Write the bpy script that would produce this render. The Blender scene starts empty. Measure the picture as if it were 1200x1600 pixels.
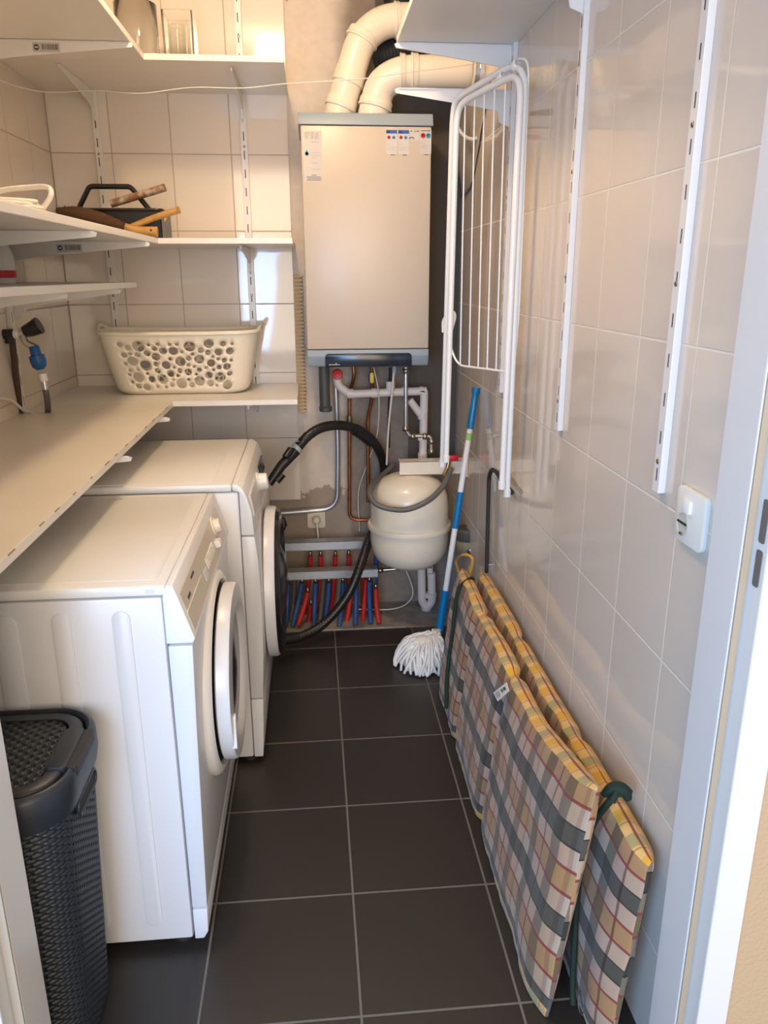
import bpy, bmesh, math, random
from mathutils import Vector, Matrix, noise
from mathutils.geometry import delaunay_2d_cdt
PI = math.pi
sc = bpy.context.scene
COL = sc.collection

# ---------------------------------------------------------------- camera
cam = bpy.data.cameras.new('camera')
co = bpy.data.objects.new('camera', cam)
COL.objects.link(co)
rows = [[0.995845, -0.091027, -0.002765], [-0.029284, -0.291326, -0.956176], [0.086232, 0.952283, -0.292781]]
r, d, f = [Vector(v) for v in rows]
m = Matrix.Identity(4)
for i in range(3):
    m[i][0] = r[i]; m[i][1] = -d[i]; m[i][2] = -f[i]
m.translation = Vector((-0.0586, -2.775, 1.405))
co.matrix_world = m
cam.sensor_fit = 'VERTICAL'
cam.sensor_height = 32.0
cam.lens = 1211.684 / 1600 * 32.0
cam.clip_start = 0.02
sc.camera = co

# ---------------------------------------------------------------- light
sc.view_settings.view_transform = 'Standard'
sc.view_settings.look = 'None'
sc.view_settings.gamma = 1
sc.view_settings.use_curve_mapping = False
sc.view_settings.exposure = 0.58
w = bpy.data.worlds.new('world')
sc.world = w
w.use_nodes = True
w.node_tree.nodes['Background'].inputs[0].default_value = (1.0, 0.90, 0.79, 1)
w.node_tree.nodes['Background'].inputs[1].default_value = 0.45

def light(name, kind, loc, energy, color, size=0.1, size_y=None, look=None):
    l = bpy.data.lights.new(name, kind)
    l.energy = energy; l.color = color
    if kind == 'AREA':
        l.shape = 'RECTANGLE'; l.size = size; l.size_y = size_y or size
    else:
        l.shadow_soft_size = size
    o = bpy.data.objects.new(name, l)
    COL.objects.link(o)
    o.location = loc
    if look:
        o.rotation_euler = (Vector(look) - Vector(loc)).to_track_quat('-Z', 'Y').to_euler()
    return o
light('ceiling_bulb_light', 'POINT', (-0.225, -0.85, 2.48), 20, (1.0, 0.73, 0.46), 0.07)
light('hall_daylight', 'AREA', (-0.75, -3.4, 1.2), 35, (0.24, 0.54, 1.0), 0.8, 1.1, (-0.1, -1.4, 0.1))
light('hall_fill_light', 'AREA', (0.1, -5.1, 1.5), 56, (1.0, 0.81, 0.62), 2.0, 1.8, (-.2, 0, 1.2))  # added warm fill behind the camera, lifts surfaces that face it
light('hall_ceiling_light', 'POINT', (0.35, -3.1, 2.35), 12, (1.0, 0.74, 0.50), 0.12)

# ---------------------------------------------------------------- materials
MATS = {}
def mat(name, col, rough=0.5, metal=0.0, bump=0.0, bscale=40, var=0.0, vscale=6, trans=0.0, coat=0.0, var_col=None, ior=None, sheen=0.0):
    if name in MATS: return MATS[name]
    m = bpy.data.materials.new(name); m.use_nodes = True
    nt = m.node_tree; b = nt.nodes['Principled BSDF']
    c = tuple(col) + (1,)
    b.inputs['Base Color'].default_value = c
    b.inputs['Roughness'].default_value = rough
    b.inputs['Metallic'].default_value = metal
    b.inputs['Transmission Weight'].default_value = trans
    b.inputs['Coat Weight'].default_value = coat
    b.inputs['Sheen Weight'].default_value = sheen
    if ior: b.inputs['IOR'].default_value = ior
    tc = nt.nodes.new('ShaderNodeTexCoord')
    if var > 0:
        n = nt.nodes.new('ShaderNodeTexNoise'); n.inputs['Scale'].default_value = vscale; n.inputs['Detail'].default_value = 5
        nt.links.new(tc.outputs['Object'], n.inputs['Vector'])
        mr = nt.nodes.new('ShaderNodeMapRange'); mr.inputs[1].default_value = .4; mr.inputs[2].default_value = .7
        mr.inputs[3].default_value = 0; mr.inputs[4].default_value = var
        nt.links.new(n.outputs[0], mr.inputs[0])
        mx = nt.nodes.new('ShaderNodeMix'); mx.data_type = 'RGBA'
        mx.inputs[6].default_value = c
        mx.inputs[7].default_value = tuple(var_col or [v * .5 for v in col]) + (1,)
        nt.links.new(mr.outputs[0], mx.inputs[0]); nt.links.new(mx.outputs[2], b.inputs['Base Color'])
    if bump > 0:
        n = nt.nodes.new('ShaderNodeTexNoise'); n.inputs['Scale'].default_value = bscale; n.inputs['Detail'].default_value = 3
        nt.links.new(tc.outputs['Object'], n.inputs['Vector'])
        bp = nt.nodes.new('ShaderNodeBump'); bp.inputs['Strength'].default_value = min(1, bump); bp.inputs['Distance'].default_value = .002
        nt.links.new(n.outputs[0], bp.inputs['Height']); nt.links.new(bp.outputs[0], b.inputs['Normal'])
    MATS[name] = m
    return m

class NT:
    """small helper for node maths"""
    def __init__(s, m): s.nt = m.node_tree
    def n(s, t, **k):
        x = s.nt.nodes.new(t)
        for a, b in k.items(): setattr(x, a, b)
        return x
    def math(s, op, a, b=None, c=None):
        x = s.n('ShaderNodeMath', operation=op)
        for i, v in enumerate((a, b, c)):
            if v is None: continue
            if isinstance(v, (int, float)): x.inputs[i].default_value = v
            else: s.nt.links.new(v, x.inputs[i])
        return x.outputs[0]
    def mix(s, f, a, b, blend='MIX'):
        x = s.n('ShaderNodeMix', data_type='RGBA', blend_type=blend)
        for i, v in ((0, f), (6, a), (7, b)):
            if isinstance(v, (int, float)): x.inputs[i].default_value = v
            elif isinstance(v, tuple): x.inputs[i].default_value = v + (1,)
            else: s.nt.links.new(v, x.inputs[i])
        return x.outputs[2]

def tile_mat(name, col, grout, axes, per, off, gw, rough, wav=.15, col2=None, vary=.0, spec=.5):
    m = bpy.data.materials.new(name); m.use_nodes = True
    h = NT(m); nt = h.nt; b = nt.nodes['Principled BSDF']
    tc = h.n('ShaderNodeTexCoord'); sp = h.n('ShaderNodeSeparateXYZ'); nt.links.new(tc.outputs['Object'], sp.inputs[0])
    ds = []; ids = []
    for a, p, o in zip(axes, per, off):
        q = h.math('DIVIDE', h.math('SUBTRACT', sp.outputs[a], o), p)
        ids.append(h.math('FLOOR', q))
        fr = h.math('FRACT', h.math('ADD', q, 0.5))
        ds.append(h.math('MULTIPLY', h.math('ABSOLUTE', h.math('SUBTRACT', fr, 0.5)), p))
    dm = h.math('MINIMUM', ds[0], ds[1])
    mr = h.n('ShaderNodeMapRange'); mr.interpolation_type = 'SMOOTHSTEP'
    mr.inputs[1].default_value = gw * .35; mr.inputs[2].default_value = gw * .62
    nt.links.new(dm, mr.inputs[0])
    mask = mr.outputs[0]
    cx = h.n('ShaderNodeCombineXYZ'); nt.links.new(ids[0], cx.inputs[0]); nt.links.new(ids[1], cx.inputs[1])
    wn = h.n('ShaderNodeTexWhiteNoise', noise_dimensions='3D'); nt.links.new(cx.outputs[0], wn.inputs[0])
    tcol = h.mix(h.math('MULTIPLY', wn.outputs[0], vary), tuple(col), tuple(col2 or col))
    nt.links.new(h.mix(mask, tuple(grout), tcol), b.inputs['Base Color'])
    rr = h.n('ShaderNodeMapRange'); rr.inputs[3].default_value = .8; rr.inputs[4].default_value = rough
    nt.links.new(mask, rr.inputs[0]); nt.links.new(rr.outputs[0], b.inputs['Roughness'])
    b.inputs['Specular IOR Level'].default_value = spec
    ns = h.n('ShaderNodeTexNoise'); ns.inputs['Scale'].default_value = 9; ns.inputs['Detail'].default_value = 1
    ad = h.n('ShaderNodeVectorMath', operation='ADD'); sc_ = h.n('ShaderNodeVectorMath', operation='SCALE'); sc_.inputs[3].default_value = 3.7
    nt.links.new(cx.outputs[0], sc_.inputs[0]); nt.links.new(tc.outputs['Object'], ad.inputs[0]); nt.links.new(sc_.outputs[0], ad.inputs[1])
    nt.links.new(ad.outputs[0], ns.inputs['Vector'])
    hh = h.math('ADD', mask, h.math('MULTIPLY', ns.outputs[0], wav))
    bp = h.n('ShaderNodeBump'); bp.inputs['Strength'].default_value = .5; bp.inputs['Distance'].default_value = .003
    nt.links.new(hh, bp.inputs['Height']); nt.links.new(bp.outputs[0], b.inputs['Normal'])
    return m

WT = (.80, .73, .655); WT2 = (.76, .685, .605); WG = (.50, .44, .38)
M_floor = tile_mat('dark floor tiles', (.022, .018, .016), (.155, .135, .112), (0, 1), (.32, .32), (0, 0), .0055, .42, .05, (.027, .022, .019), 1)
M_tr = tile_mat('white wall tiles right', (.71, .63, .54), (.80, .74, .63), (1, 2), (.21713, .2691), (-1.16768, 1.29593), .004, .06, .35, (.675, .595, .505), 1)  # same tile as the back wall; weaker light is put into its darker colour
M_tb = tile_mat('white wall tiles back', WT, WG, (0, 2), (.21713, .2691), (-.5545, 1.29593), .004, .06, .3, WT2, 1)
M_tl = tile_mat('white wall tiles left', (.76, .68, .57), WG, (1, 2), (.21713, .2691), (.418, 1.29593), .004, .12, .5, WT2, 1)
def plaster_mat():
    m = bpy.data.materials.new('patchy plaster'); m.use_nodes = True
    h = NT(m); nt = h.nt; b = nt.nodes['Principled BSDF']
    tc = h.n('ShaderNodeTexCoord'); sp = h.n('ShaderNodeSeparateXYZ'); nt.links.new(tc.outputs['Object'], sp.inputs[0])
    n1 = h.n('ShaderNodeTexNoise'); n1.inputs['Scale'].default_value = 5; n1.inputs['Detail'].default_value = 8; n1.inputs['Roughness'].default_value = .6
    nt.links.new(tc.outputs['Object'], n1.inputs['Vector'])
    n2 = h.n('ShaderNodeTexNoise'); n2.inputs['Scale'].default_value = 38; n2.inputs['Detail'].default_value = 6
    nt.links.new(tc.outputs['Object'], n2.inputs['Vector'])
    a = h.math('ADD', sp.outputs[0], h.math('MULTIPLY', h.math('SUBTRACT', n1.outputs[0], .5), .12))
    mr = h.n('ShaderNodeMapRange'); mr.interpolation_type = 'SMOOTHSTEP'; mr.inputs[1].default_value = .03; mr.inputs[2].default_value = .12
    nt.links.new(a, mr.inputs[0])
    # below 0.62 m the thin plaster is gone in patches
    lo = h.n('ShaderNodeMapRange'); lo.inputs[1].default_value = .66; lo.inputs[2].default_value = .42; nt.links.new(sp.outputs[2], lo.inputs[0])
    pm = h.math('GREATER_THAN', h.math('ADD', h.math('MULTIPLY', n1.outputs[0], 1.0), h.math('MULTIPLY', lo.outputs[0], .35)), .70)
    f = h.math('MAXIMUM', mr.outputs[0], h.math('MULTIPLY', pm, .8))
    con = h.mix(n2.outputs[0], (.20, .16, .13), (.34, .28, .23))
    pla = h.mix(n2.outputs[0], (.74, .66, .57), (.60, .53, .45))
    c = h.mix(f, pla, con)
    nt.links.new(c, b.inputs['Base Color']); b.inputs['Roughness'].default_value = .9
    bp = h.n('ShaderNodeBump'); bp.inputs['Strength'].default_value = .5; bp.inputs['Distance'].default_value = .004
    nt.links.new(h.math('ADD', n2.outputs[0], f), bp.inputs['Height']); nt.links.new(bp.outputs[0], b.inputs['Normal'])
    return m
M_plaster = plaster_mat()
M_ceil = mat('ceiling paint', (.84, .80, .74), .9)
M_stucco = mat('hall stucco', (.50, .36, .22), .95, bump=1, bscale=140)
M_frame = mat('door frame paint', (.70, .70, .69), .28)
M_conc = mat('rough concrete', (.33, .29, .25), .95, bump=1, bscale=60, var=.8, vscale=14)
M_board = mat('white melamine', (.80, .77, .72), .35, var=.12, vscale=3, var_col=(.66, .60, .50))
M_work = mat('worktop laminate', (.78, .73, .65), .33, var=.3, vscale=3, var_col=(.64, .56, .45))
M_chip = mat('worn chipboard', (.30, .20, .11), .9)
M_rail = mat('white rail steel', (.78, .76, .73), .3)
M_dark = mat('dark slots', (.02, .02, .02), .8)
M_app = mat('white appliance enamel', (.68, .68, .69), .28)
M_app2 = mat('white appliance plastic', (.80, .79, .76), .35)
M_cream = mat('yellowed plastic', (.74, .68, .55), .35)
M_beige = mat('beige fascia', (.62, .55, .45), .35)
M_seam = mat('seam shadow gap', (.10, .09, .08), .8)
M_glassd = mat('dark door glass', (.010, .010, .011), .16)
M_steel = mat('steel', (.62, .62, .62), .28, 1)
M_galv = mat('galvanised steel', (.55, .60, .66), .38, .85, var=.25, vscale=18)
M_brass = mat('nickel brass', (.42, .36, .28), .32, 1)
M_copper = mat('copper pipe', (.42, .17, .075), .35, .9, var=.6, vscale=25)
M_blk = mat('black plastic', (.012, .012, .013), .35)
M_blkm = mat('matt black rubber', (.022, .021, .020), .6)
M_grey = mat('grey rubber hose', (.13, .12, .11), .55)
M_pvc = mat('pinkish white pvc', (.76, .66, .59), .4)
M_flue = mat('cream flue pipe', (.84, .76, .62), .3)
M_dkpipe = mat('dark grey pvc', (.075, .075, .07), .5)
M_boiler = mat('boiler white', (.56, .485, .395), .34)
M_bgrey = mat('boiler grey', (.30, .36, .41), .45)
M_navy = mat('boiler navy panel', (.012, .017, .028), .2)
M_ves = mat('cream vessel enamel', (.80, .72, .58), .2)
M_white = mat('white paint', (.82, .81, .78), .35)
M_blue = mat('blue mop plastic', (.0, .17, .40), .3)
M_bluev = mat('blue valve plastic', (.01, .10, .30), .4)
M_redp = mat('red plastic', (.55, .01, .015), .4)
M_redt = mat('red pipe sleeve', (.50, .02, .018), .55, var=.5, vscale=30, var_col=(.20, .03, .03))
M_bluet = mat('blue pipe sleeve', (.015, .07, .27), .55, var=.6, vscale=30, var_col=(.04, .09, .15))
M_gryt = mat('dusty grey pipe', (.12, .12, .11), .7)
M_yel = mat('yellow plastic', (.75, .55, .03), .4)
M_green = mat('dark green strap', (.004, .020, .011), .8)
M_wood = mat('pale wood', (.55, .31, .10), .45, var=.5, vscale=30)
M_brist = mat('brown bristle', (.085, .038, .018), .9, bump=1, bscale=200)
M_stick = mat('paint stained wood', (.22, .10, .04), .7, var=1, vscale=45, var_col=(.50, .45, .38))
M_rope = mat('cotton rope', (.75, .72, .66), .9, bump=1, bscale=160)
M_mopc = mat('white cotton yarn', (.86, .84, .80), .95, bump=1, bscale=300, sheen=.3)
M_adh = mat('tile adhesive', (.66, .50, .30), .9, bump=.6, bscale=60)
M_cable = mat('cable white', (.72, .68, .62), .5)
M_brown = mat('dark brown paint', (.07, .035, .02), .4)
M_glass = mat('clear glass', (.97, .98, .97), .02, trans=1.0, ior=1.45)
M_hamp = mat('anthracite plastic', (.017, .022, .029), .42)
M_paper = mat('sticker paper', (.58, .54, .49), .5)
M_blur = mat('sticker blue', (.03, .09, .35), .5)
M_lred = mat('sticker red', (.62, .05, .05), .5)
M_lcy = mat('sticker cyan', (.10, .38, .55), .5)
M_ink = mat('sticker ink', (.08, .08, .09), .6)
M_inkg = mat('sticker grey ink', (.45, .43, .42), .6)
M_plug = mat('socket plastic', (.80, .78, .70), .3)
M_olive = mat('olive metal', (.36, .31, .20), .4, .2)
M_film = mat('milky plastic film', (.62, .55, .44), .35, trans=.25)
M_bask = mat('ivory basket plastic', (.84, .78, .66), .38)
M_tag = mat('white fabric tag', (.82, .82, .80), .8)

def plaid(name, base, cu, cv, red):
    """woven plaid from uv metres: warp stripes in u, weft stripes in v"""
    m = bpy.data.materials.new(name); m.use_nodes = True
    h = NT(m); nt = h.nt; b = nt.nodes['Principled BSDF']
    uv = h.n('ShaderNodeUVMap'); sp = h.n('ShaderNodeSeparateXYZ'); nt.links.new(uv.outputs[0], sp.inputs[0])
    def stripes(sock, per, bands):
        fr = h.math('FRACT', h.math('DIVIDE', sock, per))
        rp = h.n('ShaderNodeValToRGB'); cr = rp.color_ramp; cr.interpolation = 'CONSTANT'
        cr.elements[0].position = 0; cr.elements[0].color = bands[0][1] + (1,)
        cr.elements[1].position = bands[1][0]; cr.elements[1].color = bands[1][1] + (1,)
        for p_, c_ in bands[2:]:
            e = cr.elements.new(p_); e.color = c_ + (1,)
        nt.links.new(fr, rp.inputs[0]); return rp.outputs[0]
    a = stripes(sp.outputs[0], *cu); c = stripes(sp.outputs[1], *cv)
    mixc = h.mix(1.0, a, c, 'MULTIPLY')
    wx = h.n('ShaderNodeTexWave'); 
    col = mixc
    for sock, per, pos, wdt in red:
        s_ = sp.outputs[sock]
        fr = h.math('FRACT', h.math('ADD', h.math('DIVIDE', s_, per), -pos + .5))
        k = h.math('LESS_THAN', h.math('ABSOLUTE', h.math('SUBTRACT', fr, .5)), wdt / per)
        col = h.mix(h.math('MULTIPLY', k, .9), col, (.20, .020, .020))
    nt.links.new(col, b.inputs['Base Color']); b.inputs['Roughness'].default_value = .85
    b.inputs['Sheen Weight'].default_value = .15
    nt.nodes.remove(wx)
    tc = h.n('ShaderNodeTexCoord')
    ns = h.n('ShaderNodeTexNoise'); ns.inputs['Scale'].default_value = 28; ns.inputs['Detail'].default_value = 4
    nt.links.new(tc.outputs['Object'], ns.inputs['Vector'])
    bp = h.n('ShaderNodeBump'); bp.inputs['Strength'].default_value = .35; bp.inputs['Distance'].default_value = .006
    nt.links.new(ns.outputs[0], bp.inputs['Height']); nt.links.new(bp.outputs[0], b.inputs['Normal'])
    return m
CR = (.42, .335, .26); DK = (.068, .068, .060); DE = (.020, .030, .025); TN = (.36, .23, .11); WN = (1.0, 1.0, 1.0)
M_plaid = plaid('garden plaid', CR,
    (.215, [(0, WN), (.15, (.36, .38, .35)), (.32, (.97, .86, .88)), (.48, (.42, .27, .26)), (.505, (.97, .86, .80)), (.66, (.42, .40, .37)), (.83, (1, .88, .76)), (.95, (.80, .66, .62))]),
    (.186, [(0, DE), (.02, DK), (.23, DE), (.25, CR), (.48, TN), (.76, CR)]),
    [(1, .186, .485, .0034), (1, .186, .765, .0034)])
Y1 = (.64, .35, .035); Y2 = (.66, .42, .15); Y3 = (.36, .31, .13)
M_plaidy = plaid('yellow plaid border', Y1,
    (.118, [(0, Y1), (.26, Y2), (.29, (.45, .22, .06)), (.32, Y2), (.55, Y3), (.80, Y2), (.83, (.45, .22, .06)), (.86, Y2)]),
    (.070, [(0, WN), (.62, (.95, .88, 1.0))]),
    [(1, .07, .42, .0030)])

# ---------------------------------------------------------------- geometry helpers
def obj(name, bm, mats, parent=None, smooth=False, ang=35, label=None):
    me = bpy.data.meshes.new(name)
    bmesh.ops.recalc_face_normals(bm, faces=bm.faces)
    bm.to_mesh(me); bm.free()
    if not isinstance(mats, (list, tuple)): mats = [mats]
    for x in mats: me.materials.append(x)
    o = bpy.data.objects.new(name, me); COL.objects.link(o)
    if smooth:
        for p in me.polygons: p.use_smooth = True
        if ang < 180:
            me.set_sharp_from_angle(angle=math.radians(ang))
    if parent:
        base = Vector(parent['_b'])
        me.transform(Matrix.Translation(-base))
        o['_b'] = tuple(base); o.parent = parent
    else:
        o['_b'] = (0.0, 0.0, 0.0)
    if label: o['label'] = label
    return o
def thing(name, label, cat, loc=(0, 0, 0), group=None):
    o = bpy.data.objects.new(name, None); COL.objects.link(o)
    o.location = loc; o['_b'] = tuple(float(v) for v in loc); o.empty_display_size = .05
    o['label'] = label; o['category'] = cat
    if group: o['group'] = group
    return o
def tag(o, label, cat, group=None):
    o['label'] = label; o['category'] = cat
    if group: o['group'] = group
    return o
def struct(name, bm, mats, **k):
    o = obj(name, bm, mats, **k); o['kind'] = 'structure'; return o
B = bmesh.new
def box(bm, x0, x1, y0, y1, z0, z1, bev=0, mi=0, seg=2, rot=None):
    t = B(); bmesh.ops.create_cube(t, size=1)
    for v in t.verts:
        v.co = Vector(((x0 + x1) / 2 + v.co.x * (x1 - x0), (y0 + y1) / 2 + v.co.y * (y1 - y0), (z0 + z1) / 2 + v.co.z * (z1 - z0)))
    if bev: bmesh.ops.bevel(t, geom=t.edges[:], offset=bev, segments=seg, affect='EDGES', profile=.5)
    if rot:
        c = Vector(((x0 + x1) / 2, (y0 + y1) / 2, (z0 + z1) / 2))
        bmesh.ops.transform(t, matrix=Matrix.Translation(c) @ rot.to_4x4() @ Matrix.Translation(-c), verts=t.verts)
    merge(bm, t, mi); return bm
def merge(bm, t, mi=0, keep=False):
    vs = [bm.verts.new(v.co) for v in t.verts]
    t.verts.index_update()
    for f_ in t.faces:
        try:
            nf = bm.faces.new([vs[v.index] for v in f_.verts]); nf.material_index = f_.material_index if keep else mi
            nf.smooth = f_.smooth
        except ValueError: pass
    t.free()
def smooth_path(pts, n=8, closed=False):
    P = [Vector(p) for p in pts]; out = []
    L = len(P)
    rng = range(L if closed else L - 1)
    for i in rng:
        p0 = P[(i - 1) % L] if closed or i > 0 else P[0] * 2 - P[1]
        p1 = P[i]; p2 = P[(i + 1) % L]
        p3 = P[(i + 2) % L] if closed or i + 2 < L else P[-1] * 2 - P[-2]
        for k in range(n):
            t = k / n
            out.append(.5 * ((2 * p1) + (p2 - p0) * t + (2 * p0 - 5 * p1 + 4 * p2 - p3) * t * t + (3 * p1 - p0 - 3 * p2 + p3) * t ** 3))
    if not closed: out.append(P[-1])
    return out
def round_path(pts, rad, n=6):
    """straight runs with round bends"""
    P = [Vector(p) for p in pts]; out = [P[0]]
    for i in range(1, len(P) - 1):
        a, b, c = P[i - 1], P[i], P[i + 1]
        rr = min(rad, (a - b).length * .48, (c - b).length * .48)
        s = b + (a - b).normalized() * rr; e = b + (c - b).normalized() * rr
        for k in range(n + 1):
            t = k / n; out.append(s * (1 - t) ** 2 + b * 2 * t * (1 - t) + e * t * t)
    out.append(P[-1]); return out
def tube(bm, pts, r, seg=12, closed=False, mi=0, ribs=None):
    P = [Vector(p) for p in pts]; L = len(P)
    rf = r if callable(r) else (lambda t: r)
    tang = []
    for i in range(L):
        a = P[(i - 1) % L] if closed or i > 0 else P[i]
        c = P[(i + 1) % L] if closed or i < L - 1 else P[i]
        tang.append((c - a).normalized())
    up = Vector((0, 0, 1)) if abs(tang[0].z) < .9 else Vector((1, 0, 0))
    nrm = (up - tang[0] * up.dot(tang[0])).normalized(); rings = []
    for i in range(L):
        nrm = nrm - tang[i] * nrm.dot(tang[i])
        nrm.normalize()
        bn = tang[i].cross(nrm); rr = rf(i / max(1, L - 1))
        rings.append([bm.verts.new(P[i] + (nrm * math.cos(2 * PI * k / seg) + bn * math.sin(2 * PI * k / seg)) * rr) for k in range(seg)])
    for i in range(L if closed else L - 1):
        a = rings[i]; b = rings[(i + 1) % L]
        for k in range(seg):
            fc = bm.faces.new([a[k], a[(k + 1) % seg], b[(k + 1) % seg], b[k]]); fc.material_index = mi; fc.smooth = True
    if not closed:
        for rg in (rings[0], rings[-1]):
            fc = bm.faces.new(rg); fc.material_index = mi
    return bm
def densify(pts, step):
    P = [Vector(p) for p in pts]; out = [P[0]]
    for a, b in zip(P, P[1:]):
        n = max(1, int((b - a).length / step))
        for k in range(1, n + 1): out.append(a.lerp(b, k / n))
    return out
def cyl(bm, a, b, r, r2=None, seg=20, mi=0):
    r2 = r if r2 is None else r2
    return tube(bm, [a, b], lambda t: r + (r2 - r) * t, seg, mi=mi)
def lathe(bm, prof, c, axis=(0, 0, 1), seg=40, mi=0, cap=True, sq=None):
    ax = Vector(axis).normalized(); u = Vector((1, 0, 0)) if abs(ax.x) < .9 else Vector((0, 1, 0))
    u = (u - ax * u.dot(ax)).normalized(); v = ax.cross(u); c = Vector(c); rings = []
    for r_, h_ in prof:
        if r_ < 1e-5: rings.append([bm.verts.new(c + ax * h_)])
        else: rings.append([bm.verts.new(c + ax * h_ + (u * math.cos(2 * PI * k / seg) + v * math.sin(2 * PI * k / seg)) * r_) for k in range(seg)])
    for a, b in zip(rings, rings[1:]):
        for k in range(seg):
            q = []
            for vv in (a[k % len(a)], a[(k + 1) % len(a)], b[(k + 1) % len(b)], b[k % len(b)]):
                if vv not in q: q.append(vv)
            if len(q) > 2:
                fc = bm.faces.new(q); fc.material_index = mi; fc.smooth = True
    if cap:
        for rg in (rings[0], rings[-1]):
            if len(rg) > 2:
                fc = bm.faces.new(rg); fc.material_index = mi
    return bm
def prism(bm, poly, axis, a, b, bev=0, mi=0, seg=2):
    """poly (2 coords) extruded along axis index from a to b"""
    t = B()
    def mk(p, h):
        q = list(p); q.insert(axis, h); return Vector(q)
    v0 = [t.verts.new(mk(p, a)) for p in poly]; v1 = [t.verts.new(mk(p, b)) for p in poly]
    t.faces.new(v0); t.faces.new(v1[::-1]); n = len(poly)
    for i in range(n): t.faces.new([v0[i], v1[i], v1[(i + 1) % n], v0[(i + 1) % n]])
    bmesh.ops.recalc_face_normals(t, faces=t.faces)
    if bev: bmesh.ops.bevel(t, geom=t.edges[:], offset=bev, segments=seg, affect='EDGES', profile=.5, clamp_overlap=True)
    merge(bm, t, mi); return bm
def rrect(cx, cy, w, h, r, n=6):
    out = []
    for sx, sy, a0 in ((1, 1, 0), (-1, 1, 90), (-1, -1, 180), (1, -1, 270)):
        for k in range(n + 1):
            a = math.radians(a0 + 90 * k / n)
            out.append((cx + sx * (w / 2 - r) + r * math.cos(a), cy + sy * (h / 2 - r) + r * math.sin(a)))
    return out
def one(fn, *a, **k):
    bm = B(); fn(bm, *a, **k); return bm

# ================================================================ SETTING
LX, RX, BY = -0.99, 0.535, 0.418
struct('floor', one(box, LX - .1, RX + .1, -5.2, .148, -.05, 0), M_floor)
bm = B(); box(bm, LX - .1, RX + .1, .148, .6, -.05, -.004); box(bm, -.36, .30, .149, .162, -.004, .006, .002)
struct('floor_concrete', bm, M_conc)
struct('wall_left', one(box, LX - .1, LX, -1.79, BY + .1, 0, 2.55), M_tl)
struct('wall_right', one(box, RX, RX + .1, -1.79, BY + .1, 0, 2.55), M_tr)
struct('wall_back', one(box, LX - .1, RX + .1, BY + .012, BY + .11, -.01, 2.55), M_plaster, label='bare patchy plaster wall behind the boiler')
struct('wall_back', one(box, LX, -.125, BY, BY + .0125, .489, 2.55), M_tb, label='white tiled part of the back wall')
DKS = one(box, .335, RX, BY + .004, BY + .0125, .64, 1.925, .001); box(DKS, .205, RX, BY + .004, BY + .0125, 1.925, 2.55, .001)  # thin darker panel on the back wall, right of and above the boiler
struct('wall_back', DKS, mat('dark wall strip', (.11, .090, .070), .9, bump=1, bscale=50), label='dark strip of the back wall right of the boiler')
struct('ceiling', one(box, LX - .1, RX + .1, -1.8, BY + .11, 2.55, 2.6), M_ceil)
bm = B()
box(bm, LX - .6, -.575, -1.865, -1.75, 0, 2.55); box(bm, .57, 1.6, -1.865, -1.75, 0, 2.55); box(bm, -.575, .57, -1.865, -1.75, 2.1, 2.55)
struct('wall_front', bm, M_stucco)
# door frame: reveal, stop step, rebate, casing
def jamb(bm, s, x):
    # s=+1 right jamb with its reveal face at x
    poly = [(x, -1.745), (x, -1.83), (x + s * .014, -1.83), (x + s * .014, -1.868), (x + s * .062, -1.872), (x + s * .062, -1.862), (x + s * .062, -1.745)]
    prism(bm, poly, 2, 0, 2.12, .0025)
bm = B(); jamb(bm, 1, .515); jamb(bm, -1, -.522)
box(bm, -.58, .575, -1.87, -1.745, 2.06, 2.12, .002)
fr = struct('door_1', bm, M_frame)
for s_, x in ((1, .515), (-1, -.522)):
    obj('door_seal', one(box, min(x, x + s_ * .0125) + (.0015 if s_ > 0 else 0), max(x, x + s_ * .0125), -1.834, -1.8295, 0, 2.06, .001), mat('beige rubber', (.40, .33, .24), .6), fr, label='beige rubber door seal')
bm = B()
for z0, z1 in ((1.062, 1.122), (1.0, 1.052)):
    prism(bm, rrect(-1.851, (z0 + z1) / 2, .014, z1 - z0, .004), 0, .5278, .5292)
obj('strike_slot', bm, M_grey, fr, label='dark slots of the door strike')
obj('screw_hole', one(cyl, (.5275, -1.851, 1.205), (.5295, -1.851, 1.205), .0035), M_dark, fr)
# adhesive edge of the tiling
bm = B()
for k in range(37):
    z = 1.40 - k * .0147; wv = .004 * noise.noise(Vector((0, 0, z * 30)))
    box(bm, -.124, -.088 + wv * 1.5, BY - .014 + wv * .6, BY + .012, z - .0048, z + .0042, .002)
box(bm, -.1247, -.096, BY - .006, BY + .012, .86, 1.405, .001)
struct('trim_1', bm, M_adh, label='ribbed strip of old tile adhesive')

# ================================================================ SHELVES
def board(label, boxes, m=M_board, cut=None):
    bm = B()
    for b_ in boxes: box(bm, *b_, bev=.0015)
    return tag(obj('shelf_board', bm, [m, M_chip]), label, 'shelf')
NY = -1.74
board('topmost white shelf board along the left wall', [(LX, -.545, -1.70, -.045, 2.036, 2.054)])
board('topmost white shelf board on the back wall carrying the glass vases', [(LX, -.12, -.044, BY, 2.036, 2.054)])
board('white shelf board along the left wall with the rope, second level', [(LX, -.548, -1.70, -.045, 1.503, 1.521)])
board('white shelf board on the back wall holding the black tool caddy', [(LX, -.112, -.044, BY - .001, 1.503, 1.521)])
board('short narrow white shelf board above the water tap', [(LX, -.64, -1.5, .01, 1.366, 1.384)])
board('white shelf board high on the right wall above the drying rack', [(.200, RX, -1.68, -.345, 2.019, 2.037)])
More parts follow.
